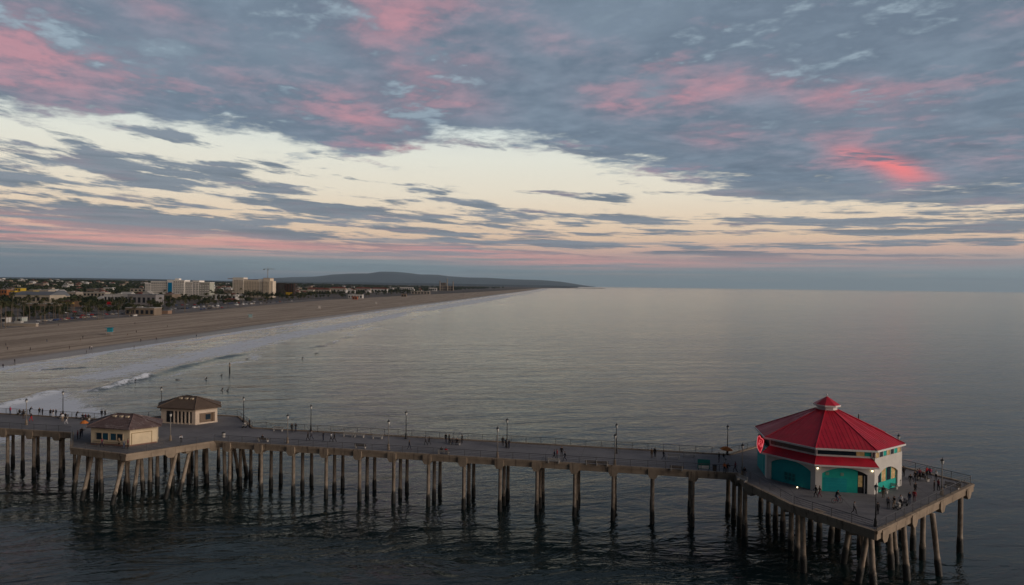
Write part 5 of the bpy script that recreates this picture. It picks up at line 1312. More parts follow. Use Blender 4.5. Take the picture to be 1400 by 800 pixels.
def hotel_two():
    c = spot(345, 406.5); k = c.y/FPX; t = thing('hotel', 'broad cream hotel with thin red roof line and stepped end blocks', 'hotel', (c.x, c.y, c.z-.5), R(-5))
    C1 = mat('hotel_cream', (0.66, 0.57, 0.44), 0.8, 0.07, 0.1); C2 = mat('hotel_pale', (0.70, 0.65, 0.56), 0.8, 0.07, 0.1)
    X = lambda px: (px-345)*k*1.04
    Z = lambda py: (406.5-py)*k+.5
    for x0, x1, yt, d, m in ((318, 333, 379.6, 20, C2), (333, 353, 382.8, 18, C1), (353, 360, 381.5, 19, C2), (360, 369, 380.3, 20, C1), (369, 372.5, 384, 17, C1)):
        b = MB(); b.box(((X(x0)+X(x1))/2, d/2-(1 if d == 20 else 0), Z(yt)/2), (X(x1)-X(x0)-.02, d, Z(yt))); b.build('wall', m, t)
    b = MB(); b.box(((X(331)+X(361))/2, 8, Z(382.8)+.6), (X(361)-X(331), 15, 1.1)); b.box(((X(360)+X(369))/2, 9, Z(380.3)+.4), (X(369)-X(360)+1, 19, .8)); b.build('roof', M_TERRA, t)
    for i in range(22):
        x0 = X(319.5)+(X(368)-X(319.5))*(i+.5)/22; y0 = -1.0 if x0 < X(333) or x0 > X(360) else 0
        zt = Z(384.2 if x0 > X(333) else 382.5)
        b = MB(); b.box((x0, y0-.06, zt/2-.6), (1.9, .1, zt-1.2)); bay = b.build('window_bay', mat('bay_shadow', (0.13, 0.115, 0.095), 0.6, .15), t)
        b = MB()
        b.box((x0, y0-.4, zt/2-.5), (.12, .5, zt-1.2))
        for j in range(int(zt/3.2)): b.box((x0, y0-.4, j*3.2+.9), (2.4, .6, .9))
        b.build('balcony_slat', C1, bay)
    b = MB(); b.box((X(314.5), 3, Z(381.6)), (X(318)-X(311.5), 6, 1.6)); b.build('canopy', mat('salmon_canopy', (.34, .22, .18), .8, .1), t)
hotel_two()
# crane and the tower being built
def site():
    c = spot(388, 405); k = c.y/FPX; t = thing('construction_tower', 'dark unfinished concrete tower with rust red scaffolding beside the cream hotel', 'building site', (c.x, c.y, c.z-.5), R(-5))
    D1 = mat('raw_slab', (.085, .065, .058), .9, .2, .2); D2 = mat('green_netting', (.062, .052, .045), .9, .2, .2)
    X = lambda px: (px-388)*k
    Z = lambda py: (405-py)*k+.5
    nf = 9; H = Z(387)
    for j in range(nf+1):
        b = MB(); b.box((X(389), 9, H*j/nf+.15), (X(403)-X(375), 18, .5)); b.build('floor_slab', D1, t)
    for i in range(8):
        for y in (.6, 17.4):
            b = MB(); b.box((X(375.5)+(X(402.5)-X(375.5))*i/7, y, H/2), (.7, .7, H)); b.build('column', mat('rust_frame', (.12, .045, .032), .9, .2), t)
    b = MB(); b.box((X(389), 9, H*.48), (X(401)-X(377), 15, H*.94)); b.build('core', D2, t)
    b = MB(); b.box((X(384), -.4, H*.5), (X(389)-X(379), .3, H)); b.build('netting', D2, t)
    b = MB(); b.box((X(395.5), -1.0, Z(401.6)), (X(400)-X(391), .4, Z(399.3)-Z(403.6))); b.build('yellow_hoarding', mat('yellow_panel', (.46, .30, .025), .8, .3, .3), t)
    Y = 1750.0; p = at_depth(366, 381, Y); g0 = gz(p.x, Y)
    t = thing('tower_crane', 'pale tower crane with level jib rising behind the cream hotel', 'crane', (p.x, Y, g0), R(-3))
    top = at_depth(366, 368, Y).z-g0; m = mat('crane_steel', (.34, .32, .30), .7, .1); kk = Y/FPX
    b = MB()
    for x in (-.8, .8):
        for y in (-.8, .8): b.tube((x, y, 0), (x, y, top), .16, n=4)
    for j in range(int(top/2)): b.tube((-.8, -.8, j*2), (.8, -.8, j*2+2), .1, n=4); b.tube((.8, .8, j*2), (-.8, .8, j*2+2), .1, n=4); b.tube((-.8, .8, j*2), (-.8, -.8, j*2+2), .1, n=4)
    b.build('mast', m, t)
    b = MB()
    for y, z in ((-.6, 0), (.6, 0), (0, 1.3)): b.tube((-1, y, top+z), (9.5*kk, y*.4, top+z*.6), .17, n=4)
    for j in range(10): b.tube((j*kk*.95, -.6, top), (j*kk*.95+kk*.5, 0, top+1.1), .1, n=4)
    b.build('jib', m, t)
    b = MB(); b.box((-3.5*kk, 0, top+.3), (5*kk, 1.4, .7)); b.box((-5.2*kk, 0, top-1.0), (1.6*kk, 1.2, 2.4)); b.build('counterweight', mat('counterweight', (.16, .15, .14), .8, .1), t)
    b = MB(); b.tube((0, 0, top), (0, 0, top+5), .35, n=4); b.tube((0, 0, top+5), (7*kk, 0, top+.8), .07, n=4); b.tube((0, 0, top+5), (-5*kk, 0, top+.4), .07, n=4); b.build('apex', m, t)
    b = MB(); b.box((1.2, -1.2, top-1.6), (1.6, 1.6, 2.0)); b.build('cab', mat('crane_cab', (.10, .10, .11), .5, .1), t)
site()
def plant():
    Y = at(610, 397.5, 4).y; k = Y/FPX
    for px, yt, lab in ((601.5, 384, 'shortest of three far power station chimneys'), (611.5, 381.0, 'tallest and middle one of three far power station chimneys'), (619.5, 384.5, 'seaward one of three far power station chimneys')):
        p = at_depth(px, yt, Y); g0 = gz(p.x, Y); t = thing('power_chimney', lab, 'chimney', (p.x, Y, g0), 0, 'power station chimneys'); h = p.z-g0
        b = MB(); b.lathe([(3.2, 0), (2.6, h*.5), (2.3, h)], n=12); b.build('stack', mat('chimney_tan', (.30, .25, .19), .9, .12, .1), t); b = MB(); b.lathe([(2.6, h-2), (2.6, h-1)], n=12); b.build('rim', M_FLAT, t)
    building('power_station', 'far tan power station block at the feet of three chimneys', 'power station', 600, 621, 391, 397.5, 30, (.24, .20, .16), win=(5, 2))
    building('power_station', 'low framed boiler house beside the shortest far chimney', 'power station', 602, 610, 386.5, 397, 20, (.20, .17, .13), win=(3, 3))
plant()
CR, WH, BE, YE, OR_, GY, TN = (.42, .37, .29), (.54, .53, .50), (.34, .30, .25), (.48, .34, .035), (.30, .12, .045), (.25, .24, .24), (.22, .175, .13)
for a in [
    ('apartment_block', 'orange and yellow stepped block at the landward frame edge', 'building', -6, 9, 395.5, 408, 20, OR_, 'flat', None, (4, 2)),
    ('apartment_block', 'yellow fronted block just seaward of the orange one', 'building', 9, 20, 397, 408, 18, YE, 'flat', None, (3, 2)),
    ('apartment_block', 'bright yellow square tower above the other yellow fronts', 'building', 20.5, 28, 393.6, 408, 14, YE, 'flat', None, (2, 3)),
    ('apartment_block', 'dull maroon block between two yellow fronts', 'building', 28, 36, 398, 408, 18, (.16, .075, .05), 'flat', None, (3, 2)),
    ('apartment_block', 'smaller yellow block next to the grey roofed hall', 'building', 36.5, 45, 397, 408, 16, YE, 'flat', None, (2, 2)),
    ('long_store', 'long low store with pale roof behind the grey hall', 'building', 40, 66, 396, 405, 24, CR, 'flat', M_PALER, (5, 1)),
    ('market_hall', 'large hall under a wide sloping grey metal roof', 'building', 18, 68, 398, 414, 34, CR, 'gable', M_GREYR, (8, 1)),
    ('gabled_hall', 'cream hall with a pointed gable facing the beach', 'building', 68, 84, 397, 412.5, 20, CR, 'gable_front', M_GREYR, (2, 1)),
    ('restaurant_block', 'low dark shop row under a glowing golden awning', 'building', 80, 102, 411, 419.5, 14, (.12, .07, .04), 'flat', M_BROWNR, (5, 1)),
    ('restaurant_block', 'flat white roofed pavilion among palms near the beach car park', 'building', 33, 80, 415, 425, 14, TN, 'flat', M_PALER, (8, 1)),
    ('shop_block', 'low beige shop with pale flat roof behind the golden awning', 'building', 84, 104, 399, 408, 20, BE, 'flat', M_PALER, (4, 1)),
    ('shop_block', 'beige two storey shop block with a raised centre', 'building', 113, 144, 399.5, 411, 22, CR, 'flat', M_PALER, (6, 2)),
    ('shop_block', 'small cream shop between beige block and dark glazed building', 'building', 130, 142, 404, 414, 14, CR, 'hip', M_PALER, (2, 1)),
    ('cinema_block', 'wide pale building with a long dark glazed front', 'building', 141, 176, 402, 416, 26, WH, 'flat', M_PALER, (7, 1)),
    ('arcade_block', 'grey blue building with round arched front next to the hotel', 'building', 173, 214, 402.5, 417, 22, GY, 'flat', M_GREYR, (6, 1)),
    ('office_block', 'low cream office with open top storey far behind the arcade', 'building', 177, 200, 394.5, 403, 20, CR, 'flat', None, (4, 2)),
    ('beach_cafe', 'flat roofed tan beach cafe at the edge of the sand', 'building', 170, 212, 420.5, 431, 14, TN, 'flat', M_PALER, (6, 1)),
    ('beach_hut', 'small white hut beside the tan beach cafe', 'hut', 176, 183, 427, 432.5, 6, WH, 'hip', M_BROWNR, (1, 1)),
    ('storage_block', 'long low terracotta store at the sand edge below the hotel', 'building', 214, 230, 424, 429.5, 8, (.30, .20, .14), 'flat', None, (0, 0)),
    ('villa_block', 'white villa row with arched doorway between the two hotels', 'building', 288, 324, 402.5, 410, 16, WH, 'flat', M_PALER, (6, 1)),
    ('villa_block', 'red roofed villa standing against the cream hotel', 'building', 312, 322, 400.5, 409, 12, BE, 'hip', M_TERRA, (2, 1)),
    ('villa_block', 'small white villa in front of the cream hotel foot', 'building', 326, 336, 402, 409.5, 12, WH, 'flat', M_PALER, (2, 1)),
    ('beach_shop', 'low tan beach shop with red tiled roof behind parked vans', 'building', 306, 322, 407.5, 413, 10, TN, 'hip', M_TERRA, (2, 1)),
    ('low_apartments', 'long cream apartment row past the unfinished tower', 'building', 403, 430, 396.4, 402.5, 16, CR, 'flat', M_PALER, (7, 1)),
    ('low_apartments', 'pink toned apartment row above the cream one', 'building', 418, 446, 393, 400, 16, (.36, .26, .21), 'hip', M_TERRA, (6, 1)),
    ('beach_resort', 'red roofed resort wing nearest the unfinished tower', 'building', 430, 452, 393.5, 402, 18, BE, 'hip', M_TERRA, (5, 1)),
    ('beach_resort', 'red roofed resort wing with a white lift tower', 'building', 449, 474, 392, 401, 18, CR, 'hip', M_TERRA, (5, 1)),
    ('beach_resort', 'red roofed resort wing with white gable in the middle of the row', 'building', 468, 486, 393.3, 401, 18, WH, 'gable_front', M_TERRA, (3, 1)),
    ('beach_resort', 'long red roofed resort wing behind the white beach pavilion', 'building', 483, 508, 392.5, 400.5, 18, BE, 'hip', M_TERRA, (6, 1)),
    ('beach_resort', 'red roofed resort wing ending in a white gable, last of the row', 'building', 505, 531, 393, 400, 18, WH, 'hip', M_TERRA, (5, 1)),
    ('beach_pavilion', 'white roofed beach pavilion on the sand edge below the resort', 'building', 474, 497, 402.6, 408, 12, WH, 'flat', M_PALER, (5, 1)),
    ('beach_pavilion', 'orange red beach shelter attached below the white pavilion', 'building', 481, 489, 405, 409.5, 8, (.34, .12, .06), 'flat', None, (2, 1)),
    ('motel_block', 'pale motel row seaward of the resort', 'building', 545, 566, 392.5, 398.5, 14, WH, 'flat', M_PALER, (6, 1)),
    ('motel_block', 'white motel row just landward of the power station', 'building', 585, 598, 393.5, 398, 14, WH, 'flat', M_PALER, (4, 1)),
    ('beach_shelter', 'row of pale shelters on the sand edge seaward of the motel', 'building', 560, 590, 398, 402.5, 10, BE, 'flat', M_PALER, (6, 1)),
    ('wooden_shelter', 'brown beach shelter standing alone on the sand edge', 'building', 548, 556, 401.5, 406, 8, TN, 'flat', M_BROWNR, (2, 1)),
    ('kiosk_hut', 'white beach hut among palms at the landward frame edge', 'hut', 1, 8.5, 433, 441, 6, WH, 'flat', M_BROWNR, (1, 1)),
    ('kiosk_hut', 'green roofed white hut at the beach edge by the palms', 'hut', 21, 30, 433.5, 440, 6, (.42, .46, .42), 'flat', M_PALER, (1, 1)),
    ('planter_wall', 'low curved concrete planter wall at the top of the beach', 'wall', 8, 46, 441.3, 446, 2.5, (.36, .31, .25), 'flat', M_PALER, (0, 0)),
]: building(*a)
# golden awning, red shop sign
def board(name, label, cat, px0, px1, y0, y1, ybase, m, thick=.5, extra=None):
    c = spot((px0+px1)/2, ybase); c.y -= 1.5; k = c.y/FPX; zc = at_depth((px0+px1)/2, (y0+y1)/2, c.y).z
    t = thing(name, label, cat, (c.x, c.y, c.z-.3), R(-2)); b = MB(); b.box((0, 0, zc-c.z), ((px1-px0)*k*1.1, thick, (y1-y0)*k)); b.build('panel', m, t)
    w = (px1-px0)*k*.5
    for x in (-w*.8, w*.8):
        b = MB(); b.tube((x, .4, 0), (x, .4, zc-c.z), .12, n=6); b.build('post', M_FLAT, t)
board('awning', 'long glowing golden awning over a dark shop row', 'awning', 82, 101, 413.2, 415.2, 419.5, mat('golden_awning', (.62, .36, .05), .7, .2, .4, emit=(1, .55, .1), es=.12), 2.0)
board('shop_sign', 'bright red billboard below the dark glazed building', 'sign', 147, 152.5, 412.4, 416, 420, mat('red_board', (.55, .015, .03), .6, .1))
board('shop_sign', 'small pale billboard next to the red one', 'sign', 153, 156, 413.5, 415.5, 420, mat('pale_board', (.5, .46, .3), .6, .1))
for i, px in enumerate((289.7, 293.2)):
    Y = 1900+i*20; p = at_depth(px, 390, Y); t = thing('floodlight', ('brighter', 'fainter')[i]+' white floodlight shining between the two hotels', 'floodlight', (p.x, Y, gz(p.x, Y))); h = p.z-gz(p.x, Y)
    b = MB(); b.tube((0, 0, 0), (0, 0, h), .2, n=6); b.build('mast', M_FLAT, t); b = MB(); b.box((0, -.3, h), (2.2, .4, 1.6 if i == 0 else 1.1)); b.build('lamp_head', mat('flood_lit', (.9, .9, .9), .4, 0, emit=(.9, .95, 1), es=1.6), t)
# lifeguard towers
def guard_tower(px, py, label, col, sc=1.0):
    w = spot(px, py); t = thing('lifeguard_tower', label, 'lifeguard tower', w, R(-75), 'lifeguard towers on the sand'); m = mat('tower_'+label.split()[0], col, .7, .08, .4)
    for x in (-1.3, 1.3):
        for y in (-1.2, 1.2):
            b = MB(); b.tube((x*1.1, y*1.1, -.3), (x, y, 1.7), .1, n=6); b.build('leg', M_BENCH, t)
    b = MB(); b.box((0, 0, 1.8), (3.9, 3.9, .2)); b.build('platform', M_BENCH, t)
    b = MB(); b.box((0, .2, 3.0), (2.8, 2.6, 2.2)); cb = b.build('cabin', m, t)
    b = MB(); b.box((0, -1.12, 3.3), (2.2, .08, 1.0)); b.build('window', M_GLASSB, cb)
    b = MB(); b.prism([(-1.9, -2.0), (1.9, -2.0), (1.9, 1.9), (-1.9, 1.9)], 4.12, 4.32); b.build('roof', m, t)
    b = MB()
    for x in (-1.9, 1.9): b.tube((x, -1.9, 1.9), (x, -1.9, 2.9), .05, n=5); b.tube((x, -1.9, 2.9), (x, 1.9, 2.9), .05, n=5)
    b.tube((-1.9, -1.9, 2.9), (1.9, -1.9, 2.9), .05, n=5); b.build('railing', M_RAIL, t)
    b = MB(); b.box((2.6, .5, .9), (2.2, .9, .08)); b.build('ramp', M_BENCH, t); t.scale = (sc,)*3
guard_tower(150, 458, 'turquoise lifeguard hut on the open sand, closest one to the pier', (.012, .22, .29), 1.12)
guard_tower(342, 437, 'pale blue lifeguard hut on the sand below the cream hotel', (.24, .36, .37), 1.2)
guard_tower(436.5, 423.5, 'white lifeguard hut on the sand, third one along the beach', (.50, .47, .43), 1.2)
guard_tower(514, 417, 'greyish lifeguard hut on the sand, farthest one along the beach', (.42, .40, .37), 1.2)

# ------------------------------------------------------------------ vegetation
def leaf_mat(name, c1, c2):
    m = bpy.data.materials.new(name); m.use_nodes = True; g = G(m.node_tree); b = m.node_tree.nodes['Principled BSDF']; b.inputs['Roughness'].default_value = .8; b.inputs['Specular IOR Level'].default_value = .15
    ge = g.new('ShaderNodeNewGeometry'); f = g.noise(ge.outputs['Position'], .35, 3.0, .6); oi = g.new('ShaderNodeObjectInfo')
    c = g.mix(g.m('ADD', g.mul(g.sm(f, .3, .7), .6), g.mul(oi.outputs['Random'], .4), clamp=True), c1, c2); g.l.new(c, b.inputs['Base Color']); return m
M_PALM = leaf_mat('palm_frond', (.040, .046, .022), (.075, .075, .036)); M_LEAF = leaf_mat('tree_leaf', (.032, .046, .020), (.070, .080, .036)); M_LEAFD = leaf_mat('dark_leaf', (.018, .030, .017), (.038, .050, .026))
M_BARK = mat('palm_bark', (.16, .125, .09), .9, .2); M_BARKD = mat('dark_bark', (.07, .05, .035), .9, .2)
def palm_proto(h, nf, L):
    t = thing('palm_tree', 'x', 'palm tree'); b = MB()
    pts = [(0.25*math.sin(2*k/6)*k/6, .1*k/6, h*k/6) for k in range(7)]; b.path(pts, [.30, .22, .2, .19, .18, .18, .2], 7); b.build('trunk', M_BARK, t)
    b = MB(); ox, oy, _ = pts[-1]
    for i in range(nf):
        a = 2.4*i+random.uniform(-.2, .2); up = math.sin(i*1.7)*.55+.35; pr = None; rows = []
        for k in range(7):
            f = k/6; r = L*f*math.cos(up*.6)*(1-.12*f); z = h+L*(up*f*.95-1.05*f*f*(.75 if up > 0 else .6)); w_ = (.12+.55*math.sin(math.pi*min(1, f*.9+.08)))*.62
            ca, sa = math.cos(a), math.sin(a)
            rows.append([(ox+r*ca-w_*sa, oy+r*sa+w_*ca, z-w_*.55), (ox+r*ca, oy+r*sa, z), (ox+r*ca+w_*sa, oy+r*sa-w_*ca, z-w_*.55)])
        b.grid(rows)
    b.build('crown', M_PALM, t)
    b = MB(); b.lathe([(.2, h-1.6), (.55, h-1.2), (.5, h-.4), (.2, h)], (ox, oy, 0), 8); b.build('dead_skirt', M_BARKD, t)
    return t
def tree_proto(h, r, n, m):
    t = thing('broadleaf_tree', 'x', 'tree'); b = MB(); b.path([(0, 0, 0), (.1, .05, h*.3), (0, .1, h*.6)], [.35, .28, .12], 7)
    for k in range(4): a = k*1.6; b.tube((.08, .05, h*.3), (r*.5*math.cos(a), r*.5*math.sin(a), h*.65), .14, .05, 5)
    b.build('trunk', M_BARKD, t)
    b = MB(); cl = [(random.gauss(0, r*.42), random.gauss(0, r*.42), h*random.uniform(.45, .9)) for _ in range(11)]
    for c in cl:
        rr = r*random.uniform(.28, .5)
        for _ in range(n//11):
            d = Vector((random.gauss(0, 1), random.gauss(0, 1), random.gauss(0, .8))).normalized()*rr*random.uniform(.6, 1.05); p = Vector(c)+d; s = random.uniform(.25, .6)
            u = Vector((random.gauss(0, 1), random.gauss(0, 1), random.gauss(0, .6))).normalized()*s; v = u.cross(Vector((random.gauss(0, 1), random.gauss(0, 1), random.gauss(0, 1)))).normalized()*s*.8
            b.poly([p-u-v*.4, p-v, p+u+v*.3, p+v])
    b.build('crown', m, t); return t
PALMS = [palm_proto(14, 22, 3.4), palm_proto(11, 20, 3.1), palm_proto(17, 22, 3.3), palm_proto(8, 18, 3.4)]
TREES = [tree_proto(8, 3.6, 520, M_LEAF), tree_proto(10, 4.6, 560, M_LEAFD), tree_proto(6.5, 3.2, 440, M_LEAF), tree_proto(13, 6.0, 620, M_LEAFD)]
first = set()
def plant_at(P, i, loc, sc, label, group, cat=None):
    o = P[i]
    if id(o) in first: o = dup(o, loc, random.uniform(0, 6.28), label, group, sc)
    else: first.add(id(o)); o.location = loc; o.scale = (sc,)*3; o['label'] = label; o['group'] = group
    return o
ORD = ['first', 'second', 'third', 'fourth', 'fifth', 'sixth', 'seventh', 'eighth', 'ninth', 'tenth']
def row(P, pxs, ybase, kinds, what, where, group, sc=(.9, 1.1), dy=0.0):
    pxs = sorted(pxs)
    for k, px in enumerate(pxs):
        w = spot(px, ybase(px)+random.uniform(-dy, dy))
        o_ = ORD[k] if k < 10 else None
        plant_at(P, random.choice(kinds), w, random.uniform(*sc), f'{what} {where}, {o_} from landward', group)
lin = lambda a, ya, c, yc: (lambda px: ya+(yc-ya)*(px-a)/(c-a))
G1 = 'palms along the beach front'
row(PALMS, [7.5, 1.5], lin(0, 449, 10, 449), [2, 0], 'tall foreground palm', 'rooted in sand at the landward frame edge', G1, (.95, 1.1))
row(PALMS, [16, 24, 32.5, 40.5, 48.5, 55], lin(0, 440, 60, 436), [0, 2], 'tall palm', 'before the grey roofed market hall', G1, dy=2)
row(PALMS, [61, 67, 73, 75.5, 83, 92], lin(60, 438, 95, 434), [0, 2, 0], 'tall palm', 'before the cream gabled hall and golden awning', G1, dy=1.5)
row(PALMS, [28, 36, 43, 50, 58, 66, 72, 79], lin(20, 423, 80, 421), [0, 1], 'palm', 'above the flat white pavilion roof', G1, dy=.8)
row(PALMS, [88, 97, 108, 115, 122, 128], lin(85, 425, 130, 424), [1, 3], 'short palm', 'across the car park below the beige shops', G1, (.9, 1.2), 1.5)
row(PALMS, [134, 136.5, 138.5, 141], lin(130, 437.5, 142, 437), [1, 0], 'clumped palm', 'standing alone on the beach edge before the red billboard', G1, (.85, 1.0), .6)
row(PALMS, [146, 158, 163, 168], lin(145, 424, 170, 422), [1, 3], 'short palm', 'between red billboard and beach cafe', G1, (.8, 1.1), 1)
row(PALMS, [187, 192, 198, 203, 208, 213], lin(185, 416, 214, 416), [0, 1], 'palm', 'before the round arches of the arcade', G1, (.8, 1.0), .6)
row(PALMS, [181, 184, 189, 196, 200, 205], lin(180, 431, 206, 430), [3, 1], 'low palm', 'around the tan beach cafe', G1, (.7, .95), .5)
row(PALMS, [219, 226, 233, 240, 247, 254, 261, 268], lin(215, 417.5, 270, 414), [1, 3, 0], 'palm', 'in front of the hotel with the blue stripe', G1, (.85, 1.1), 1)
row(PALMS, [275, 281, 287, 293, 299, 305], lin(272, 415, 308, 412.5), [1, 3, 0], 'palm', 'in front of the white villa row', G1, (.9, 1.1), .8)
row(PALMS, [311, 317, 324, 331, 338, 345, 352], lin(310, 412.5, 352, 410), [1, 3, 0], 'palm', 'in front of the cream hotel', G1, (.9, 1.1), .6)
row(PALMS, [405, 409, 414, 420, 425, 430], lin(400, 412, 430, 409), [0, 1], 'palm', 'on the sand edge before the cream apartment row', G1, (1.0, 1.2), .5)
row(PALMS, [438, 446, 455, 463, 470], lin(436, 406.5, 472, 404.5), [0, 1], 'palm', 'before the first red roofed resort wings', G1, (1.0, 1.2), .4)
row(PALMS, [500, 509, 518, 527, 536, 543, 552], lin(498, 404, 555, 402), [0, 1], 'palm', 'before the last resort wings and motel', G1, (1.0, 1.25), .4)
G2 = 'leafy trees of the sea front'
row(TREES, [2, 8, 14, 20], lin(0, 424, 22, 423), [0, 2, 1], 'dark leafy tree', 'below the orange and yellow blocks', G2, (.9, 1.2), 1.5)
row(TREES, [34, 41, 47, 53, 60, 66, 72, 78, 85], lin(30, 428, 86, 426), [0, 2], 'dark round tree', 'along the road below the white pavilion roof', G2, (.8, 1.1), 1)
row(TREES, [84, 92, 99, 106], lin(80, 412, 106, 411), [0, 2], 'small tree', 'behind the golden awning', G2, (.8, 1.1), .8)
row(TREES, [110, 117, 124, 131, 138], lin(108, 421, 140, 420), [0, 2, 1], 'dark leafy tree', 'below the beige shop block', G2, (.8, 1.1), 1.2)
row(TREES, [145, 152, 158, 165, 171], lin(144, 419, 172, 418), [0, 2, 1], 'dark leafy tree', 'below the dark glazed front', G2, (.8, 1.1), .8)
row(TREES, [176, 183, 206, 211, 216], lin(175, 422, 217, 421), [0, 2, 1], 'dark leafy tree', 'between arcade and beach cafe', G2, (.8, 1.1), .6)
row(TREES, [222, 230, 237, 245, 252, 259, 266, 273, 280], lin(220, 415, 282, 412), [0, 1, 2], 'dark leafy tree', 'at the foot of the hotel with the blue stripe', G2, (.9, 1.2), .8)
row(TREES, [286, 292, 299, 306, 313], lin(285, 412.5, 315, 411), [0, 1, 2], 'dark leafy tree', 'below the white villa row', G2, (.9, 1.2), .6)
row(TREES, [337, 342, 347, 352, 357], lin(336, 409.5, 358, 408.5), [3], 'big dark tree', 'hiding the foot of the cream hotel', G2, (1.25, 1.55), .8)
row(TREES, [361, 366, 371, 376, 381], lin(360, 408.5, 382, 408), [3, 1], 'dark tree', 'in front of the unfinished tower', G2, (1.1, 1.35), .6)
row(TREES, [386, 392, 399, 405, 411, 418, 424], lin(385, 408, 425, 405.5), [1, 0], 'dark leafy tree', 'between unfinished tower and cream apartment row', G2, (.9, 1.2), .5)
row(TREES, [430, 437, 444, 450, 457, 463, 470], lin(428, 405, 471, 403), [1, 0], 'green leafy tree', 'below the first red roofed resort wings', G2, (1, 1.3), .4)
row(TREES, [476, 483, 490, 497, 503, 510, 517, 524, 531], lin(475, 403, 532, 401.3), [1, 0], 'green leafy tree', 'below the last red roofed resort wings', G2, (1, 1.3), .3)
row(TREES, [538, 546, 553, 560, 568, 575, 582, 590], lin(536, 401, 592, 399), [1, 0], 'dark leafy tree', 'between motel and power station', G2, (1, 1.35), .3)

# the crowded planting of the front: nothing tells these apart
def crowd(P, kinds, n, label, group, d0, d1, sc, ylo=460, yhi=2600):
    k = 0
    while k < n:
        Y = ylo*math.exp(random.random()*math.log(yhi/ylo)); d = random.uniform(d0, d1)*(1+Y/2500); x = float(shore(Y))-float(bwidth(Y))-d
        if x/Y < -.80: continue
        plant_at(P, random.choice(kinds), (x, Y, gz(x, Y)), random.uniform(*sc), label, group); k += 1
crowd(TREES, [0, 1, 2], 95, 'dark bushy tree in the crowded planting beside the coast road', 'bushy trees crowded along the coast road', 46, 56, (.7, 1.1))
crowd(TREES, [0, 1, 2], 75, 'dark bushy tree in the gardens between sea front buildings', 'bushy trees crowded between the buildings', 86, 190, (.9, 1.35), 520, 2400)
crowd(PALMS, [0, 1, 3], 70, 'slender palm in the strip between sand and car parks', 'palms lining the sand edge', 7, 12, (.75, 1.1), 440, 2400)
crowd(PALMS, [0, 1, 2], 60, 'slender palm among buildings across the coast road', 'palms across the coast road', 85, 150, (.85, 1.2), 500, 2200)

# far roofs in the trees: nothing tells them apart
HOUSE = []
for i, (wc, rm, rf) in enumerate(((CR, M_BROWNR, 'hip'), (WH, M_PALER, 'gable'), (BE, M_TERRA, 'hip'), (TN, M_FLAT, 'flat'), (WH, M_GREYR, 'flat'))):
    t = thing('house', 'small pale house half hidden in the dark trees far inland', 'house', (0, 0, 0), 0, 'far houses among the inland trees'); w, d, h = (15, 11, 4.8) if rf != 'flat' else (26, 16, 7)
    b = MB(); b.box((0, 0, h/2), (w, d, h)); b.build('wall', bmat(wc), t); b = MB()
    if rf == 'flat': b.box((0, 0, h+.2), (w+.6, d+.6, .5))
    else:
        x, y = w/2+.5, d/2+.5; q = x-(y*.9 if rf == 'hip' else 0); A = [(-x, -y, h), (x, -y, h), (x, y, h), (-x, y, h)]; r0, r1 = (-q, 0, h+3.4), (q, 0, h+3.4)
        b.poly(list(reversed(A))); b.poly([A[0], A[1], r1, r0]); b.poly([A[2], A[3], r0, r1]); b.poly([A[1], A[2], r1]); b.poly([A[3], A[0], r0])
    b.build('roof', rm, t); HOUSE.append(t)
n = 0; tries = 0
placed = []
while n < 230 and tries < 6000:
    tries += 1
    px = random.uniform(-20, 600); a = (px-700)/FPX; Y = random.uniform(1100, 3800) if random.random() < .75 else random.uniform(3800, 6500); x = a*Y; d = float(shore(Y))-x-float(bwidth(Y))
    if d < 215 or any(abs(x-q[0]) < 24 and abs(Y-q[1]) < 40 for q in placed): continue
    placed.append((x, Y)); loc = (x, Y, gz(x, Y)+random.uniform(2.0, 5.0)); sc = random.uniform(.85, 1.35)
    o = HOUSE[n] if n < 5 else dup(HOUSE[random.randrange(5)], loc, 0, None, None, sc)
    o.location = loc; o.scale = (sc,)*3; o.rotation_euler = (0, 0, R(random.choice((-4, 86))+random.uniform(-6, 6))); n += 1
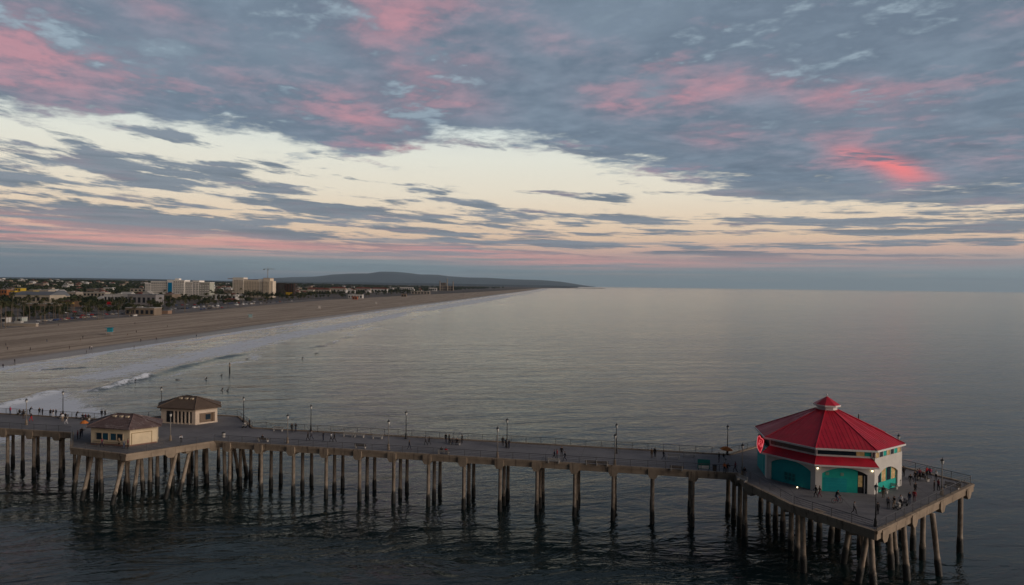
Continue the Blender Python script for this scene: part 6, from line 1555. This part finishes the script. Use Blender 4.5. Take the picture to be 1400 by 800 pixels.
# the wood of gardens and street trees that covers the plain
def woods():
    r = np.random.default_rng(3); V_, F_ = [], []; nv = 0
    N = 15000; Y = 1000*np.exp(r.uniform(0, 2.3, N)); a = r.uniform(-.80, .06, N); x = a*Y; d = shore(Y)-x-bwidth(Y)
    clump = np.sin(x/90+np.sin(Y/140))*np.sin(Y/170+x/210)
    ok = (d > 190+0.02*Y) & (clump+r.uniform(-1, 1, N) > -0.55); x, Y = x[ok], Y[ok]; z = ground_z(x, Y)
    verts = []; 
    for i in range(len(x)):
        s = r.uniform(.8, 1.5)*(1+Y[i]/5200); rad = 3.3*s; h = 6.2*s**.6
        c = r.normal(0, 1, (22, 3)); c /= np.linalg.norm(c, axis=1)[:, None]; c *= np.array([rad, rad, h*.42])*r.uniform(.6, 1.05, (22, 1)); c += (x[i], Y[i], z[i]+h*.55)
        u = r.normal(0, 1, (22, 3)); u /= np.linalg.norm(u, axis=1)[:, None]; v = np.cross(u, r.normal(0, 1, (22, 3))); v /= np.linalg.norm(v, axis=1)[:, None]; q = rad*r.uniform(.28, .5, (22, 1)); u *= q; v *= q*.8
        verts.append(np.stack([c-u-v*.4, c-v, c+u+v*.3, c+v], 1).reshape(-1, 3))
    co = np.concatenate(verts).astype(np.float32); nq = len(co)//4
    me = bpy.data.meshes.new('distant_woods'); me.vertices.add(len(co)); me.vertices.foreach_set('co', co.reshape(-1)); me.loops.add(len(co)); me.loops.foreach_set('vertex_index', np.arange(len(co), dtype=np.int32))
    me.polygons.add(nq); me.polygons.foreach_set('loop_start', np.arange(0, nq*4, 4, dtype=np.int32)); me.update(calc_edges=True); me.materials.append(M_LEAFD); me.materials.append(M_LEAF); me.polygons.foreach_set('material_index', (np.arange(nq)//22 % 3 == 0).astype(np.int32))
    tag(link('distant_woods', me), kind='stuff')
woods()

# ------------------------------------------------------------------ cars and camper vans
def car_proto(kind):
    t = thing(kind, 'x', 'van' if 'van' in kind else 'car'); van = 'van' in kind; b = MB()
    L, w, prof = (5.6, 2.0, [(-2.8, .5), (-2.8, 2.3), (-2.7, 2.5), (1.7, 2.5), (2.2, 1.6), (2.8, 1.35), (2.8, .5)]) if van else (4.4, 1.8, [(-2.2, .4), (-2.2, .95), (-1.6, 1.05), (-1.1, 1.48), (.5, 1.48), (1.1, 1.0), (2.1, .85), (2.2, .4)])
    for s in (-1, 1): b.poly([(x, s*w/2, z) for x, z in (prof if s > 0 else reversed(prof))])
    for (x0, z0), (x1, z1) in zip(prof, prof[1:]+prof[:1]): b.poly([(x0, -w/2, z0), (x1, -w/2, z1), (x1, w/2, z1), (x0, w/2, z0)])
    b.build('body', mat('car_paint', (.5, .5, .5), .35, 0, spec=.5), t)
    b = MB()
    for s in (-1, 1):
        if van: b.box((1.1, s*(w/2+.01), 1.9), (1.0, .03, .6)); b.box((-1.2, s*(w/2+.01), 1.9), (1.6, .03, .5))
        else: b.poly([(-1.35, s*(w/2+.012), 1.05), (.95, s*(w/2+.012), 1.02), (.45, s*(w/2+.012), 1.42), (-1.05, s*(w/2+.012), 1.42)])
    if not van: b.poly([(1.12, -w/2+.1, 1.03), (1.12, w/2-.1, 1.03), (.56, w/2-.15, 1.45), (.56, -w/2+.15, 1.45)])
    b.build('window', M_GLASS, t)
    for x in (-L*.31, L*.31):
        for s in (-1, 1):
            b = MB(); b.path([(x, s*(w/2-.2), .33), (x, s*(w/2+.02), .33)], [.33, .33], 12); b.build('wheel', mat('tyre', (.02, .02, .02), .8, 0), t)
    return t
CARS = {'parked_car': car_proto('parked_car'), 'camper_van': car_proto('camper_van')}
PAINT = {'white': (.62, .62, .60), 'silver': (.32, .33, .34), 'black': (.025, .025, .028), 'grey': (.13, .135, .14), 'red': (.30, .02, .02), 'blue': (.03, .07, .18), 'beige': (.38, .33, .26)}
cfirst = set()
def car(kind, px, py, col, rz, label):
    w = spot(px, py, .17)
    if kind in cfirst: o = dup(CARS[kind], w, rz, label)
    else: o = CARS[kind]; cfirst.add(kind); o.location = w; o['label'] = label; dup(o, w, rz) if False else None
    o.rotation_euler = (0, 0, rz); o['group'] = 'vehicles parked along the beach'
    for ch in [c for c in bpy.data.objects if c.parent is o]:
        if ch.name.startswith('body'): ch.material_slots[0].link = 'OBJECT'; ch.material_slots[0].material = mat('paint_'+col, PAINT[col], .35, 0, spec=.5)
def car_row(kind, pxs, ybase, where, cols=None, rz=None):
    used_c = {}
    pxs = sorted(pxs)
    for k, px in enumerate(pxs):
        c = random.choice(cols or list(PAINT)); used_c.setdefault(c, 0); q = used_c[c]; used_c[c] += 1
        noun = kind.replace('_', ' ')
        car(kind, px, ybase(px)+random.uniform(-.25, .25), c, (R(88) if rz is None else rz)+random.uniform(-.08, .08), f'{c} {noun} {where}, {ORD[q]} from landward')
U = lambda a, b, n: [a+(b-a)*(k+random.uniform(.15, .85))/n for k in range(n)]
car_row('parked_car', U(52, 92, 9), lin(50, 440.5, 94, 437.5), 'in the sandy lot below the golden awning')
car_row('parked_car', U(92, 134, 10), lin(90, 437, 135, 433.8), 'in the lot below the beige shops')
car_row('parked_car', U(100, 135, 6), lin(98, 433, 136, 431), 'in the upper lot below the beige shops')
car_row('parked_car', U(140, 170, 7), lin(138, 431.5, 171, 429.5), 'in the lot below the red billboard')
car_row('parked_car', U(232, 270, 8), lin(230, 424, 271, 421.5), 'below the hotel with the blue stripe')
car_row('camper_van', U(264, 300, 6), lin(262, 422, 302, 419.3), 'at the sand edge below the white villa row', ['white', 'silver', 'beige'])
car_row('parked_car', U(272, 305, 7), lin(270, 424, 306, 421), 'on the beach side below the white villa row')
car_row('camper_van', U(318, 350, 6), lin(316, 418.5, 352, 416), 'at the sand edge below the cream hotel', ['white', 'silver', 'beige'])
car_row('parked_car', U(306, 350, 9), lin(304, 416, 352, 413), 'in the lot below the cream hotel')
car_row('parked_car', U(355, 400, 7), lin(353, 415.5, 402, 412), 'at the sand edge below the unfinished tower')
car_row('parked_car', U(60, 130, 9), lin(58, 429.5, 132, 426.5), 'driving on the coast road before the shops', None, R(85))
car_row('parked_car', U(215, 300, 9), lin(213, 419.5, 302, 415.5), 'on the coast road before the hotels', None, R(87))
# street lamps of the beach front
sl = None
for k, px in enumerate([31.5, 57, 88, 112, 131, 166, 233, 262, 283, 322, 356, 384]):
    w = spot(px, lin(30, 437, 384, 412.5)(px))
    if sl is None:
        sl = thing('street_lamp', 'x', 'street lamp', w, 0, 'street lamps along the beach car parks'); b = MB(); b.tube((0, 0, 0), (0, 0, 9.5), .12, .07, 6); b.build('pole', M_RAIL, sl); b = MB(); b.tube((0, 0, 9.4), (1.6, 0, 9.7), .06, n=5); b.box((1.8, 0, 9.7), (.7, .3, .14)); b.build('lamp_head', M_RAIL, sl); o = sl
    else: o = dup(sl, w, 0)
    o['label'] = f'slim grey street lamp at the beach car parks, {(ORD+["eleventh", "twelfth"])[k]} from the landward end'
# the harbour jetty at the far end of the beach
b = MB(); p, q = at_depth(744, 391.2, 12600), at_depth(822, 392.3, 12600)
b.prism([(p.x, 12500), (q.x, 12500), (q.x+60, 12560), (q.x, 12620), (p.x, 12620)], -3, 7); o = b.build('jetty', mat('jetty_rock', (.06, .06, .06), .9, .2, .02)); tag(o, 'low dark rock jetty on the horizon where the far beach ends', 'jetty')
